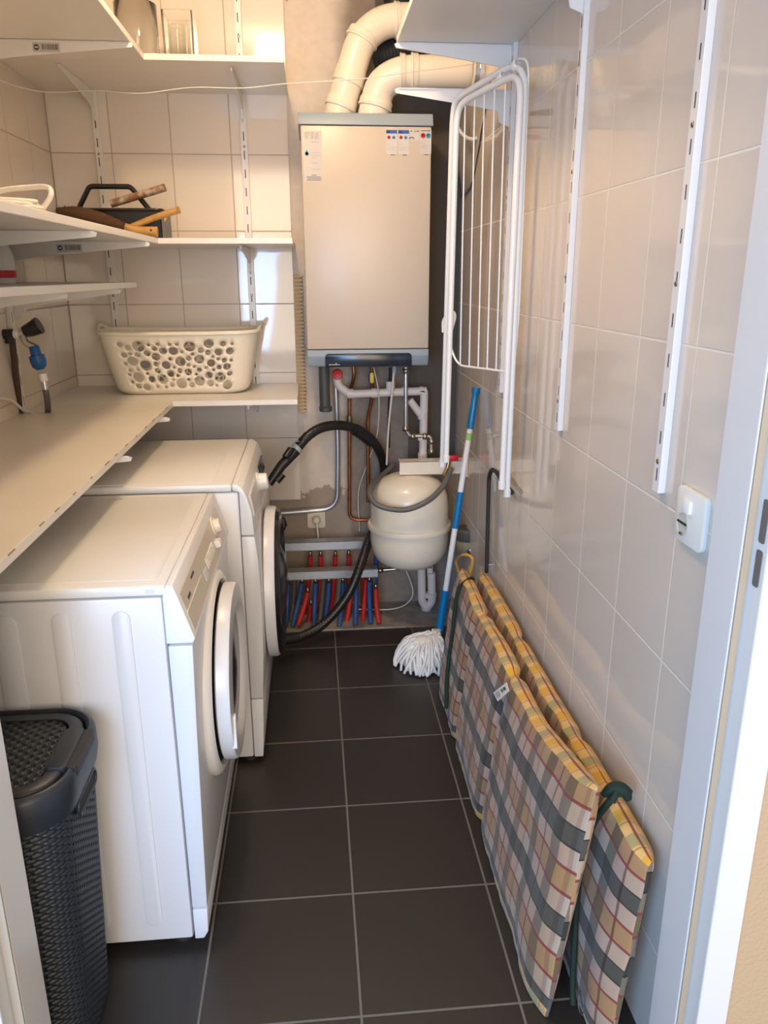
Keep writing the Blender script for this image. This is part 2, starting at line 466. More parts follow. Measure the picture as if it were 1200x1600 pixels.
# worktops, left one with a slot for the tap hose and a worn chipboard edge
bm = B()
box(bm, LX, -.545, -1.70, -.224, .967, .985, .0012); box(bm, LX, -.978, -.224, -.197, .967, .985); box(bm, -.885, -.545, -.224, -.197, .967, .985)
box(bm, LX, -.545, -.197, -.032, .967, .985, .0012)
for k in range(14):
    y = -1.68 + k * .116 + random.Random(k).uniform(-.02, .02)
    box(bm, -.5455, -.5440, y, y + random.Random(k + 9).uniform(.01, .045), .9828, .9852, .0003, mi=1)
tag(obj('worktop', bm, [M_work, M_chip]), 'long cream worktop board along the left wall above the machines', 'worktop')
bm = B(); box(bm, LX, -.115, -.030, BY, .967, .985, .0012)
tag(obj('worktop', bm, [M_board, M_chip]), 'white board on the back wall under the laundry basket', 'worktop')

def rail(label, wall, a, z0, z1, screws):
    """wall: 'B' back at x=a, 'L' left at y=a, 'R' right at y=a"""
    w_, d_ = .0125, .013
    def bx(bm, u0, u1, d0, d1, za, zb, **k):
        if wall == 'B': box(bm, a + u0, a + u1, BY - d1, BY - d0, za, zb, **k)
        elif wall == 'L': box(bm, LX + d0, LX + d1, a + u0, a + u1, za, zb, **k)
        else: box(bm, RX - d1, RX - d0, a + u0, a + u1, za, zb, **k)
    bm = B(); bx(bm, -w_, w_, 0, d_, z0, z1, bev=.0012)
    z = z0 + .02
    while z < z1 - .03:
        u = -.001
        bx(bm, u - .0016, u + .0016, d_ - .001, d_ + .0003, z, z + (.030 if wall != 'R' else .022), mi=1)
        z += .064
    o = obj('shelf_rail', bm, [M_rail, M_dark]); tag(o, label, 'rail', 'slotted shelf rails')
    ax = {'B': (0, -1, 0), 'L': (1, 0, 0), 'R': (-1, 0, 0)}[wall]
    for zs in screws:
        c = {'B': (a, BY - d_, zs), 'L': (LX + d_, a, zs), 'R': (RX - d_, a, zs)}[wall]
        obj('screw', one(lathe, [(.0048, 0), (.0046, .0012), (.0012, .0018), (0, .0012)], c, ax, 12), M_brass, o)
    return o
rail('slotted white shelf rail on the back wall left of the laundry basket', 'B', -.815, 1.0, 2.40, (1.33, 1.83, 2.2))
rail('slotted white shelf rail on the back wall behind the right end of the laundry basket', 'B', -.287, .90, 2.40, (1.33, 1.86, 2.22))
rail('slotted white shelf rail on the left wall behind the brown pipe', 'L', -.215, .99, 2.40, (1.15, 1.7))
rail('slotted white shelf rail on the right wall beside the drying rack, farthest of three', 'R', -.375, 1.05, 2.40, (1.12, 1.62, 1.2))
rail('slotted white shelf rail on the right wall, middle of three', 'R', -.972, 1.045, 2.40, (1.115, 1.4, 1.62, 1.83))
rail('slotted white shelf rail on the right wall nearest the door frame', 'R', -1.535, 1.046, 2.40, (1.10, 1.39, 1.62, 1.93))

def bracket(label, wall, a, z, ln, sticker=False, h=.055):
    """cantilever bracket with its top at z"""
    poly = [(0, 0), (ln - .01, 0), (ln, -.004), (ln - .004, -.013), (.10, -h * .8), (.035, -h), (.028, -h - .03), (0, -h - .04)]
    t = .0022
    def P(p, k):
        d_, zz = p[0] + .012, z + p[1]
        if wall == 'B': return (a + k, BY - d_, zz)
        if wall == 'L': return (LX + d_, a + k, zz)
        return (RX - d_, a + k, zz)
    bm = B()
    vs = [[bm.verts.new(P(p, k)) for p in poly] for k in (-t, t)]
    bm.faces.new(vs[0]); bm.faces.new(vs[1][::-1])
    for i in range(len(poly)): bm.faces.new([vs[0][i], vs[1][i], vs[1][(i + 1) % len(poly)], vs[0][(i + 1) % len(poly)]])
    # folded top flange
    def bx(d0, d1, k0, k1, z0, z1, **kk):
        if wall == 'B': box(bm, a + k0, a + k1, BY - d1, BY - d0, z0, z1, **kk)
        elif wall == 'L': box(bm, LX + d0, LX + d1, a + k0, a + k1, z0, z1, **kk)
        else: box(bm, RX - d1, RX - d0, a + k0, a + k1, z0, z1, **kk)
    bx(.014, ln, -.006, .006, z - .0025, z - .0002)
    o = tag(obj('shelf_bracket', bm, M_rail), label, 'bracket', 'shelf brackets')
    if sticker:
        def sb(d0, d1, z0, z1, m, nm):
            return (a - t - .0007, a - t, d0, d1, z0, z1)
        bm = B(); y0 = a - t - .0006; s0 = LX + ln * .40
        box(bm, s0, s0 + .075, y0, a - t, z - .030, z - .006)
        for k in range(14):
            x = s0 + .026 + k * .0032; box(bm, x, x + random.Random(k).choice((.0012, .002)), y0 - .0004, y0, z - .024, z - .010, mi=1)
        lathe(bm, [(.0075, 0), (.0075, .0005), (0, .0005)], (s0 + .011, y0, z - .018), (0, -1, 0), 16, mi=1)
        box(bm, s0 + .0065, s0 + .0155, y0 - .0009, y0 - .0004, z - .0195, z - .0165, mi=2)
        obj('barcode_sticker', bm, [M_paper, M_ink, M_tag], o)
    return o
bracket('white bracket with barcode sticker under the topmost left shelf', 'L', -.235, 2.035, .440, True)
bracket('white bracket under the topmost back shelf, left one in the corner', 'B', -.815, 2.035, .40)
bracket('white bracket under the topmost back shelf, right one of the two', 'B', -.287, 2.035, .40)
bracket('white bracket with barcode sticker under the shelf with the tool caddy', 'L', -.235, 1.502, .440, True)
bracket('white bracket under the second level left shelf, nearest the viewer', 'L', -.85, 1.502, .44)
bracket('white bracket under the back shelf with the tool caddy, right end', 'B', -.287, 1.502, .40)
bracket('white bracket under the short narrow shelf near its tip', 'L', -.19, 1.365, .33)
bracket('white bracket under the short narrow shelf, nearer the viewer', 'L', -.75, 1.365, .33)
bracket('white bracket ending under the worktop edge beside the far machine', 'L', -.235, .966, .456)
bracket('white bracket ending under the worktop edge in front of the far machine', 'L', -.80, .966, .456)
bracket('white bracket under the board that carries the laundry basket', 'B', -.287, .966, .44)
bracket('white bracket under the high right shelf beside the flue pipes', 'R', -.36, 2.018, .33)
bracket('spare white bracket below the high right shelf that carries the drying rack', 'R', -.362, 1.905, .33)
bracket('white bracket on the middle right rail at the top of the picture', 'R', -.972, 2.018, .33)

# ================================================================ NEAR WASHING MACHINE
WY0, WY1 = -1.40, -.757
t = thing('washing_machine', 'white front-loading washing machine nearest the door, beside the dark hamper', 'washing machine', (-.65, -1.08, 0))
bm = B(); box(bm, -.93, -.353, WY0, WY1, .025, .828, .006)
for xa, xb in ((-.448, -.414), (-.558, -.523), (-.665, -.621), (-.775, -.735)):
    prism(bm, rrect((xa + xb) / 2, .435, xb - xa, .735, (xb - xa) / 2 - .001, 6), 1, WY0 - .0025, WY0 + .001, .0012)
obj('body', bm, M_app, t, True)
bm = B(); box(bm, -.935, -.345, WY0 - .002, WY1 + .002, .831, .852, .005)
prism(bm, rrect(-.640, -1.078, .55, .585, .012), 2, .8515, .8527, .0005)
obj('top_panel', bm, M_app2, t, True)
obj('round_plug', one(prism, rrect(-.373, .842, .018, .009, .004), 1, WY0 - .0032, WY0 - .001), M_app, t)
bm = B(); prism(bm, [(-.352, .828), (-.3435, .852), (-.332, .850), (-.3255, .832), (-.2975, .740), (-.302, .731), (-.352, .731)], 1, WY0, WY1, .002)
fas = obj('fascia', bm, M_app2, t, True)
FO = Vector((-.3262, 0, .832)); FE = Vector((.028, 0, -.094)).normalized(); FN = Vector((.094, 0, .028)).normalized()
def fpanel(bm, y0, y1, s0, s1, h0, h1, bev=0, mi=0):
    q = B(); bmesh.ops.create_cube(q, size=1)
    for v in q.verts: v.co = Vector(((y0 + y1) / 2 + v.co.x * (y1 - y0), (s0 + s1) / 2 + v.co.y * (s1 - s0), (h0 + h1) / 2 + v.co.z * (h1 - h0)))
    if bev: bmesh.ops.bevel(q, geom=q.edges[:], offset=bev, segments=2, affect='EDGES')
    for v in q.verts: v.co = FO + FE * v.co.y + FN * v.co.z + Vector((0, v.co.x, 0))
    merge(bm, q, mi)
obj('detergent_drawer', one(fpanel, -1.385, -1.19, .006, .088, 0, .0025, .001), M_beige, t, label='beige detergent drawer front')
obj('drawer_lip', one(fpanel, -1.385, -1.19, .045, .047, .002, .0035), M_app2, t)
obj('control_strip', one(fpanel, -1.185, -.80, .006, .088, 0, .0015, .0007), M_beige, t, label='beige control strip')
obj('printed_name', one(fpanel, -1.345, -1.315, .030, .037, .0022, .003), M_ink, t)
obj('printed_name', one(fpanel, -1.275, -1.235, .016, .022, .0022, .003), M_ink, t)
bm = B(); fpanel(bm, -1.11, -.99, .040, .066, .001, .004, .001)
bt = obj('button_row', bm, M_app2, t)
bm = B()
for k in range(6): fpanel(bm, -1.10 + k * .018, -1.09 + k * .018, .046, .060, .0035, .0065, .0008)
obj('button', bm, M_cream, bt)
obj('indicator_window', one(fpanel, -1.165, -1.13, .050, .074, .001, .004, .001), M_app, t)
bm = B()
kc = FO + FE * .030 + Vector((0, -.90, 0))
lathe(bm, [(.027, .001), (.026, .004), (.019, .006), (.017, .020), (.0, .021)], kc, FN, 28)
obj('program_knob', bm, M_cream, t, True)
kc = FO + FE * .055 + Vector((0, -.955, 0))
obj('power_button', one(fpanel, -.968, -.94, .05, .066, 0, .016, .002), M_white, t)
# front panel, toe panel
bm = B(); prism(bm, [(-.350, .726), (-.303, .726), (-.308, .55), (-.318, .105), (-.350, .105)], 1, WY0, WY1, .003)
obj('front_panel', bm, M_app, t, True)
bm = B(); prism(bm, [(-.350, .101), (-.318, .101), (-.320, .04), (-.330, .022), (-.350, .022)], 1, WY0, WY1, .003)
obj('toe_panel', bm, M_app, t, True)
def porthole(parent, xf, yc, zc, r, th, glass_in, tilt=0, bulge=.02):
    c = (0, 0, 0)
    R3 = Matrix.Translation((xf, yc, zc)) @ Matrix.Rotation(tilt, 4, 'Z')
    def put(name, prof, m, p, seg=64, cap=True):
        bm = B(); lathe(bm, prof, c, (1, 0, 0), seg, cap=cap); bmesh.ops.transform(bm, matrix=R3, verts=bm.verts)
        return obj(name, bm, m, p, True, 50)
    dr = put('door', [(r * .70, .003), (r * .97, 0), (r, .004), (r, th * .8), (r * .985, th), (r * .80, th + .004), (r * .74, th - .004), (r * .70, th - .014), (r * .70, .003)], M_app, parent, cap=False)
    put('door_glass', [(0, th - .012 + bulge), (r * .35, th - .014 + bulge * .8), (r * .60, th - .016 + bulge * .3), (r * .715, th - .012), (r * .715, th - .03), (0, th - .03)], M_glassd, dr)
    return dr, R3
# recessed ring of the near machine, its door and a latch handle
bm = B(); lathe(bm, [(.19, -.004), (.240, -.004), (.243, .004), (.239, .014), (.228, .021), (.219, .021), (.214, .014), (.212, -.002)], (-.312, -1.075, .50), (1, 0, 0), 64, cap=False)
obj('door_surround', bm, M_app2, t, True, 50)
bm = B(); lathe(bm, [(.0, .001), (.211, .001), (.211, .010), (0, .010)], (-.309, -1.075, .50), (1, 0, 0), 48)
obj('door_seal', bm, M_blkm, t, True)
dr, R3 = porthole(t, -.289, -1.075, .50, .208, .032, .02, tilt=0, bulge=.008)
bm = B(); prism(bm, rrect(-1.245, .435, .022, .085, .009), 0, -.262, -.250, .002)
obj('door_handle', bm, M_app2, dr, True)
for x, y in ((-.38, -1.36), (-.38, -.80), (-.90, -1.36), (-.90, -.80)):
    obj('foot', one(lathe, [(.022, 0), (.022, .012), (.010, .014), (.010, .027)], (x, y, 0), (0, 0, 1), 16), M_blkm, t, True)

# ================================================================ FAR WASHING MACHINE
VY0, VY1 = -.735, -.125
t = thing('washing_machine', 'white front-loading machine with a large dark porthole, behind the nearer machine', 'washing machine', (-.6, -.43, 0))
obj('body', one(box, -.86, -.268, VY0, VY1, .02, .845, .006), M_app, t, True)
bm = B(); box(bm, -.865, -.285, VY0 - .001, VY1 + .001, .8465, .868, .006)
prism(bm, rrect(-.585, -.43, .50, .57, .012), 2, .8675, .8688, .0005)
obj('top_panel', bm, M_app2, t, True)
bm = B(); prism(bm, [(-.2665, .722), (-.2665, .845), (-.284, .850), (-.284, .868), (-.272, .867), (-.256, .855), (-.244, .825), (-.235, .785), (-.231, .722)], 1, VY0, VY1, .003)
obj('fascia', bm, M_app2, t, True, 30)
bm = B(); prism(bm, [(-.2665, .718), (-.2665, .218), (-.231, .218), (-.224, .35), (-.220, .5), (-.224, .65), (-.231, .718)], 1, VY0, VY1, .003)
obj('front_panel', bm, M_app, t, True, 30)
bm = B(); prism(bm, [(-.2665, .214), (-.2665, .02), (-.240, .02), (-.236, .08), (-.231, .214)], 1, VY0, VY1, .003)
obj('toe_panel', bm, M_app, t, True, 30)
bm = B(); lathe(bm, [(.031, 0), (.031, .004), (.027, .008), (.025, .030), (.022, .033), (0, .033)], (-.240, -.42, .79), (1, 0, .12), 32)
obj('program_knob', bm, M_white, t, True)
bm = B(); box(bm, -.244, -.2335, -.70, -.52, .765, .825, .002, rot=Matrix.Rotation(-.16, 3, 'Y'))
obj('detergent_drawer', bm, M_app, t)
bm = B(); box(bm, -.245, -.234, -.34, -.17, .775, .820, .002, rot=Matrix.Rotation(-.16, 3, 'Y'))
obj('display_window', bm, M_glassd, t)
dr, R3 = porthole(t, -.222, -.43, .465, .240, .034, .02, bulge=.045)
bm = B(); lathe(bm, [(.174, .034), (.205, .050), (.226, .046), (.232, .034)], (-.222, -.43, .465), (1, 0, 0), 64, cap=False)
obj('door_trim', bm, M_glassd, dr, True)
for x, y in ((-.28, -.70), (-.28, -.16), (-.82, -.70), (-.82, -.16)):
    obj('foot', one(lathe, [(.022, 0), (.022, .010), (.010, .012), (.010, .022)], (x, y, 0), (0, 0, 1), 16), M_blkm, t, True)

# ================================================================ HAMPER (woven-look plastic)
def sup(cx, cy, w_, h_, r_, q):
    """point and outward normal on rounded rectangle at perimeter fraction q"""
    a_, b_ = w_ - 2 * r_, h_ - 2 * r_
    segs = [('l', (1, 0), b_), ('c', 0, PI * r_ / 2), ('l', (0, 1), a_), ('c', 1, PI * r_ / 2), ('l', (-1, 0), b_), ('c', 2, PI * r_ / 2), ('l', (0, -1), a_), ('c', 3, PI * r_ / 2)]
    tot = sum(s[2] for s in segs); L = (q % 1) * tot
    for i, (k, n_, l_) in enumerate(segs):
        if L <= l_ or i == 7: break
        L -= l_
    j = i // 2
    corners = [(w_ / 2 - r_, h_ / 2 - r_), (-(w_ / 2 - r_), h_ / 2 - r_), (-(w_ / 2 - r_), -(h_ / 2 - r_)), (w_ / 2 - r_, -(h_ / 2 - r_))]
    if k == 'c':
        a = (j * 90 + 90 * L / l_) * PI / 180; c = corners[j]
        return Vector((cx + c[0] + r_ * math.cos(a), cy + c[1] + r_ * math.sin(a), 0)), Vector((math.cos(a), math.sin(a), 0))
    if j == 0: p = (w_ / 2, -b_ / 2 + L)
    elif j == 1: p = (a_ / 2 - L, h_ / 2)
    elif j == 2: p = (-w_ / 2, b_ / 2 - L)
    else: p = (-a_ / 2 + L, -h_ / 2)
    return Vector((cx + p[0], cy + p[1], 0)), Vector((n_[0], n_[1], 0))
t = thing('laundry_hamper', 'dark grey woven-look plastic laundry hamper with a hinged lid', 'laundry hamper', (-.7, -1.56, 0))
HC = (-.705, -1.560)
def hdim(z): k = z / .58; return .385 + .055 * k, .235 + .035 * k, .065 + .01 * k
bm = B(); NU, NV = 440, 350; rings = []
for j in range(NV + 1):
    z = .004 + .556 * j / NV; w_, h_, r_ = hdim(z); rg = []
    for i in range(NU):
        p, n_ = sup(HC[0], HC[1], w_, h_, r_, i / NU)
        row = int(j / 5); per = 8
        ph = (i + (4 if row % 2 else 0)) % per
        jj = j % 5
        dsp = 0.0
        if j > 3 and j < NV - 3:
            dsp = .0022 * min((-1, .6, 1, 1, 1, 1, 1, .6)[ph], (-1, .9, 1, 1, .8)[jj])
        rg.append(bm.verts.new((p.x + n_.x * dsp, p.y + n_.y * dsp, z)))
    rings.append(rg)
for a, b in zip(rings, rings[1:]):
    for i in range(NU): bm.faces.new([a[i], a[(i + 1) % NU], b[(i + 1) % NU], b[i]])
bm.faces.new(rings[0][::-1])
obj('body', bm, M_hamp, t, True, 180)
def ringband(bm, prof, q0=0, q1=1, n=120):
    """prof: list of (offset, z) around the hamper outline"""
    rg = []
    closed = q1 - q0 >= 1
    for i in range(n + (0 if closed else 1)):
        row = []
        for off, z in prof:
            w_, h_, r_ = hdim(min(z, .58)); p, n_ = sup(HC[0], HC[1], w_, h_, r_, q0 + (q1 - q0) * i / n)
            row.append(bm.verts.new((p.x + n_.x * off, p.y + n_.y * off, z)))
        rg.append(row)
    L = len(rg)
    for i in range(L if closed else L - 1):
        a, b = rg[i], rg[(i + 1) % L]
        for k in range(len(prof)):
            k2 = (k + 1) % len(prof); bm.faces.new([a[k], a[k2], b[k2], b[k]])
bm = B(); ringband(bm, [(.0, .545), (.009, .550), (.012, .575), (.011, .608), (.007, .616), (.001, .618), (-.005, .614), (-.007, .600), (-.004, .55)])
obj('rim', bm, M_hamp, t, True, 50)
# lid with woven pits
bm = B(); ringband(bm, [(-.0095, .598), (-.0095, .613), (-.014, .617), (-.034, .617), (-.036, .600)])
lid = obj('lid', bm, M_hamp, t, True, 50)
bm = B(); w_, h_, r_ = hdim(.58); w_ -= .066; h_ -= .066; nx, ny = 180, 110; grid = {}
for i in range(nx + 1):
    for j in range(ny + 1):
        x = -w_ / 2 + w_ * i / nx; y = -h_ / 2 + h_ * j / ny
        cx_, cy_ = max(abs(x) - (w_ / 2 - .055), 0), max(abs(y) - (h_ / 2 - .055), 0)
        if math.hypot(cx_, cy_) > .055: continue
        col_ = i // 6; ph = (j + (5 if col_ % 2 else 0)) % 10; iu = i % 6
        z = .6145 + (-.007 if ph >= 7 and 1 <= iu <= 4 else (.0014 if 2 <= ph <= 4 else 0))
        grid[i, j] = bm.verts.new((HC[0] + x, HC[1] + y, z))
for i in range(nx):
    for j in range(ny):
        q = [grid.get(k) for k in ((i, j), (i + 1, j), (i + 1, j + 1), (i, j + 1))]
        if all(q): bm.faces.new(q)
obj('woven_panel', bm, M_hamp, lid, True, 180)
# front grip: thumb lip on the lid and a slot handle below it
bm = B(); prism(bm, rrect(-.506, -1.56, .036, .120, .008), 2, .606, .6215, .003)
obj('lid_grip', bm, M_hamp, lid, True)
obj('grip_recess', one(prism, rrect(-.481, -1.56, .018, .112, .004), 2, .600, .6192, .001), M_blkm, t)
bm = B(); lo = [Vector((-.478 - .001, HC[1] + y, z)) for y, z in rrect(0, .530, .105, .030, .014)]
tube(bm, lo, .0032, 8, True)
obj('slot_handle', bm, M_hamp, t, True)
bm = B()
prism(bm, rrect(HC[1], .530, .098, .024, .011), 0, -.4852, -.4792)
obj('handle_opening', bm, M_dark, t)

# ================================================================ BOILER
t = thing('boiler', 'white wall-hung gas boiler with grey trim and dark control panel', 'boiler', (.146, .25, 1.06))
bx0, bx1, byf = -.076, .368, .10
obj('casing', one(box, bx0, bx1, byf, BY + .010, 1.145, 1.885, .006), M_boiler, t, True)
bm = B(); prism(bm, [(byf - .003, 1.887), (byf + .012, 1.926), (BY + .010, 1.926), (BY + .010, 1.887)], 0, bx0 - .008, bx1 + .006, .003)
obj('top_cap', bm, M_bgrey, t, True)
bm = B(); prism(bm, [(byf, 1.143), (byf - .002, 1.12), (byf + .012, 1.083), (byf + .05, 1.078), (BY + .010, 1.078), (BY + .010, 1.143)], 0, bx0, bx1, .003)
obj('bottom_cap', bm, M_bgrey, t, True)
bm = B(); 
pl = [(-.012, 1.082), (-.012, 1.118), (-.009, 1.126), (-.002, 1.130), (.295, 1.130), (.302, 1.126), (.305, 1.118), (.305, 1.082)]
prism(bm, pl, 1, byf - .008, byf + .03, .002)
cp = obj('control_panel', bm, M_navy, t, True)
bm = B(); box(bm, .001, .041, byf - .0086, byf - .008, 1.0895, 1.0925); box(bm, .024, .031, byf - .0086, byf - .008, 1.094, 1.0965)
obj('maker_mark', bm, M_inkg, cp)
obj('indicator_light', one(lathe, [(.0022, 0), (.0022, .0008), (0, .001)], (.095, byf - .008, 1.119), (0, -1, 0), 10), mat('indicator green', (.3, .6, .4), .4), cp)
yf = byf - .0004
def sticker(x0, x1, z0, z1, fn):
    bm = B(); box(bm, x0, x1, yf, byf + .0002, z0, z1); fn(bm); return obj('sticker', bm, [M_paper, M_ink, M_inkg, M_blur, M_lred, M_lcy], t)
def lines(bm, x0, x1, zs, mi, hh=.0011):
    for z, a, b in zs: box(bm, x0 + (x1 - x0) * a, x0 + (x1 - x0) * b, yf - .0004, yf, z - hh, z + hh, mi=mi)
def left_sticker(bm):
    X0, X1 = -.066, -.008
    # ornate handwriting-like header
    for k in range(3):
        c0 = X0 + .004 + k * .017
        pts = [(c0 + .013 * q / 12, yf - .0005, 1.853 + .011 * math.sin(q * 1.3 + k)) for q in range(13)]
        tube(bm, pts, .0005, 5, mi=2)
    lathe(bm, [(.0065, 0), (.0065, .0006), (.0052, .0006), (.0052, 0)], (-.057, yf, 1.797), (0, -1, 0), 20, mi=5)
    prism(bm, [(-.061, 1.801), (-.057, 1.812), (-.053, 1.801)], 1, yf - .0006, yf, mi=5)
    lines(bm, X0, X1, [(1.832, .4, .85), (1.800, .35, .98), (1.791, .35, .98), (1.783, .45, .7), (1.768, .4, .8), (1.748, .4, .9)], 2)
    lines(bm, X0, X1, [(1.730, .4, .7), (1.724, .1, .95), (1.719, .15, .98), (1.714, .1, .95)], 1, .0009)
sticker(-.068, -.006, 1.708, 1.868, left_sticker)
def energy(x0, w_):
    def fn(bm):
        box(bm, x0, x0 + w_, yf - .0004, yf, 1.862, 1.873, mi=3); lines(bm, x0, x0 + w_, [(1.868, .05, .3), (1.865, .05, .4)], 0, .0008)
        for k, mi in ((.25, 4), (.7, 5)):
            lathe(bm, [(.0055, 0), (.0055, .0005), (.0032, .0005), (.0032, 0)], (x0 + w_ * k, yf, 1.850), (0, -1, 0), 16, mi=mi)
            box(bm, x0 + w_ * k - .001, x0 + w_ * k + .001, yf - .0006, yf, 1.848, 1.852, mi=mi)
        lines(bm, x0, x0 + w_, [(1.828, .05, .3), (1.820, .05, .95), (1.813, .05, .8)], 2, .0008)
        lines(bm, x0, x0 + w_, [(1.7955, .4, .8)], 1, .001)
    return fn
sticker(.213, .250, 1.798, 1.873, energy(.213, .037))
sticker(.254, .291, 1.798, 1.873, energy(.254, .037))
def marks(bm):
    lines(bm, .296, .325, [(1.870, 0, .2), (1.870, .7, 1)], 1, .0015)
    prism(bm, [(.308, 1.868), (.3125, 1.875), (.3115, 1.866)], 1, yf - .0006, yf, mi=1)
    tube(bm, [(.3 + .008 * math.cos(a), yf - .0005, 1.846 + .005 * math.sin(a)) for a in [PI * k / 8 for k in range(9)]], .0014, 6, mi=1)
sticker(.295, .326, 1.838, 1.875, marks)
def rating(bm):
    lines(bm, .330, .366, [(1.872, .05, .95)], 1, .0012)
    for x, mi in ((.339, 4), (.357, 5)):
        lathe(bm, [(.0085, 0), (.0085, .0005), (.0048, .0005), (.0048, 0)], (x, yf, 1.857), (0, -1, 0), 20, mi=mi)
        prism(bm, [(x - .003, 1.854), (x, 1.861), (x + .003, 1.854)], 1, yf - .0006, yf, mi=mi)
    lines(bm, .330, .366, [(1.833, .05, .4), (1.826, .05, .9), (1.819, .05, .7)], 2, .0008); lines(bm, .330, .366, [(1.797, .4, .8)], 1, .001)
sticker(.329, .3675, 1.800, 1.876, rating)

# ================================================================ FLUES AND DUCTS
def pipe_run(name, label, cat, pts, r, m, collars=(), bend=.07, seg=28, loc=None, n=8, ch='collar'):
    """a pipe with sleeve collars: collars are (point, direction, length, extra radius)"""
    pts = [Vector(p) for p in pts]
    t_ = thing(name, label, cat, tuple(pts[0]))
    obj('pipe', one(tube, round_path(pts, bend, n), r, seg), m, t_, True, 60)
    for p, d_, ln, ex in collars:
        p = Vector(p); d_ = Vector(d_).normalized()
        bm = B(); lathe(bm, [(r * .98, -ln / 2), (r + ex, -ln / 2), (r + ex * 1.25, -ln * .3), (r + ex * .8, -ln * .2), (r + ex * .8, ln * .3), (r + ex * .4, ln / 2), (r * .98, ln / 2)], p, d_, seg, cap=False)
        obj(ch, bm, m, t_, True, 40)
    return t_
a0 = Vector((0.055, 0.27, 1.936)); a1 = Vector((0.14, 0.27, 2.184)); a2 = Vector((0.218, 0.27, 2.243)); a3 = Vector((0.36, 0.27, 2.251))
a0 = a0.lerp(a1, (1.9275 - a0.z) / (a1.z - a0.z)); 
pipe_run('flue_pipe', 'cream flue pipe rising to an elbow and turning right, upper left of the two', 'pipe', [a0, a1, a2, a3], .052, M_flue,
    [(a0.lerp(a1, .22), a1 - a0, .035, .005), (a0.lerp(a1, .55), a1 - a0, .05, .004), (a1.lerp(a2, .12), a2 - a0, .030, .006), (a2.lerp(a3, .35), a3 - a2, .02, .005)], .05)
b0 = Vector((0.175, 0.24, 1.922)); b1 = Vector((0.205, 0.24, 2.04)); b2 = Vector((0.275, 0.22, 2.073)); b3 = Vector((0.518, 0.2, 2.075))
b0 = b0.lerp(b1, (1.9275 - b0.z) / (b1.z - b0.z))
pipe_run('flue_pipe', 'cream flue pipe turning right along the wall, lower right of the two', 'pipe', [b0, b1, b2, b3], .054, M_flue,
    [(b0.lerp(b1, .45), b1 - b0, .03, .006), (b2.lerp(b3, .03), b3 - b2, .020, .006), (b2.lerp(b3, .20), b3 - b2, .026, .007)], .06)
bm = B(); box(bm, b2.x + .012, b2.x + .052, .16, .166, b2.z - .018, b2.z + .020)
def corr(pts, r, amp, pitch):
    P = densify(smooth_path(pts, 10), pitch / 4)
    return P, (lambda t_: r + amp * math.sin(t_ * len(P) / 4 * 2 * PI))
bm.free()
P_, rf = corr([(0.196, 0.37, 2.158), (0.324, 0.37, 2.185), (0.463, 0.36, 2.157), (0.562, 0.35, 2.073)], .060, .0035, .012)
tag(obj('flexible_duct', one(tube, P_, rf, 24), M_blkm, None, True, 180), 'black ribbed flexible duct behind the lower flue pipe', 'duct')
P_, rf = corr([(0.258, 0.36, 2.306), (0.322, 0.36, 2.351), (0.455, 0.34, 2.371)], .055, .0035, .012)
tag(obj('flexible_duct', one(tube, P_, rf, 24), M_blkm, None, True, 180), 'black ribbed flexible duct at the top edge above the flue elbow', 'duct')
# duct clamp and crumpled film by the corner
c0 = Vector((0.528, 0.18, 2.072))
t = thing('duct_clamp', 'metal clamp sleeve at the end of the lower flue pipe', 'clamp', tuple(c0))
ax = Vector((1, 0, 0))
obj('band', one(lathe, [(.056, -.012), (.060, -.012), (.060, .035), (.056, .035)], c0, ax, 28, cap=False), M_galv, t, True)
obj('flange', one(lathe, [(.050, -.016), (.070, -.016), (.070, -.011), (.050, -.011)], c0, ax, 28, cap=False), M_flue, t, True)
obj('clamp_screw', one(box, c0.x + .004, c0.x + .022, .112, .122, c0.z - .006, c0.z + .008, .002), M_steel, t)
bm = B(); g = []
for i in range(13):
    u = i / 12; row = []
    for j in range(15):
        v_ = j / 14
        wid = (1 - v_) ** .8
        p = Vector((.529 - .018 * (1 - u) * wid - .012 * math.sin(v_ * 3) * (1 - u), .36 - .42 * u * (.35 + .65 * wid) , 1.985 - .30 * v_ + .02 * u))
        p.x += .006 * noise.noise(p * 14); p.x = min(p.x, .531)
        row.append(bm.verts.new(p))
    g.append(row)
for i in range(12):
    for j in range(14): bm.faces.new([g[i][j], g[i + 1][j], g[i + 1][j + 1], g[i][j + 1]])
o = tag(obj('plastic_film', bm, M_film, None, True, 180), 'crumpled beige plastic film hanging in the upper right corner behind the drying rack', 'plastic film')
sm = o.modifiers.new('thick', 'SOLIDIFY'); sm.thickness = .0012
tag(obj('cable', one(tube, smooth_path([(0.449, 0.1, 1.961), (0.455, 0.1, 1.892), (0.485, 0.1, 1.855), (0.525, 0.1, 1.851), (0.554, 0.12, 1.897), (0.58, 0.16, 1.994)], 8), .006, 8), M_cable, None, True), 'thick white cable looped behind the drying rack wires', 'cable')

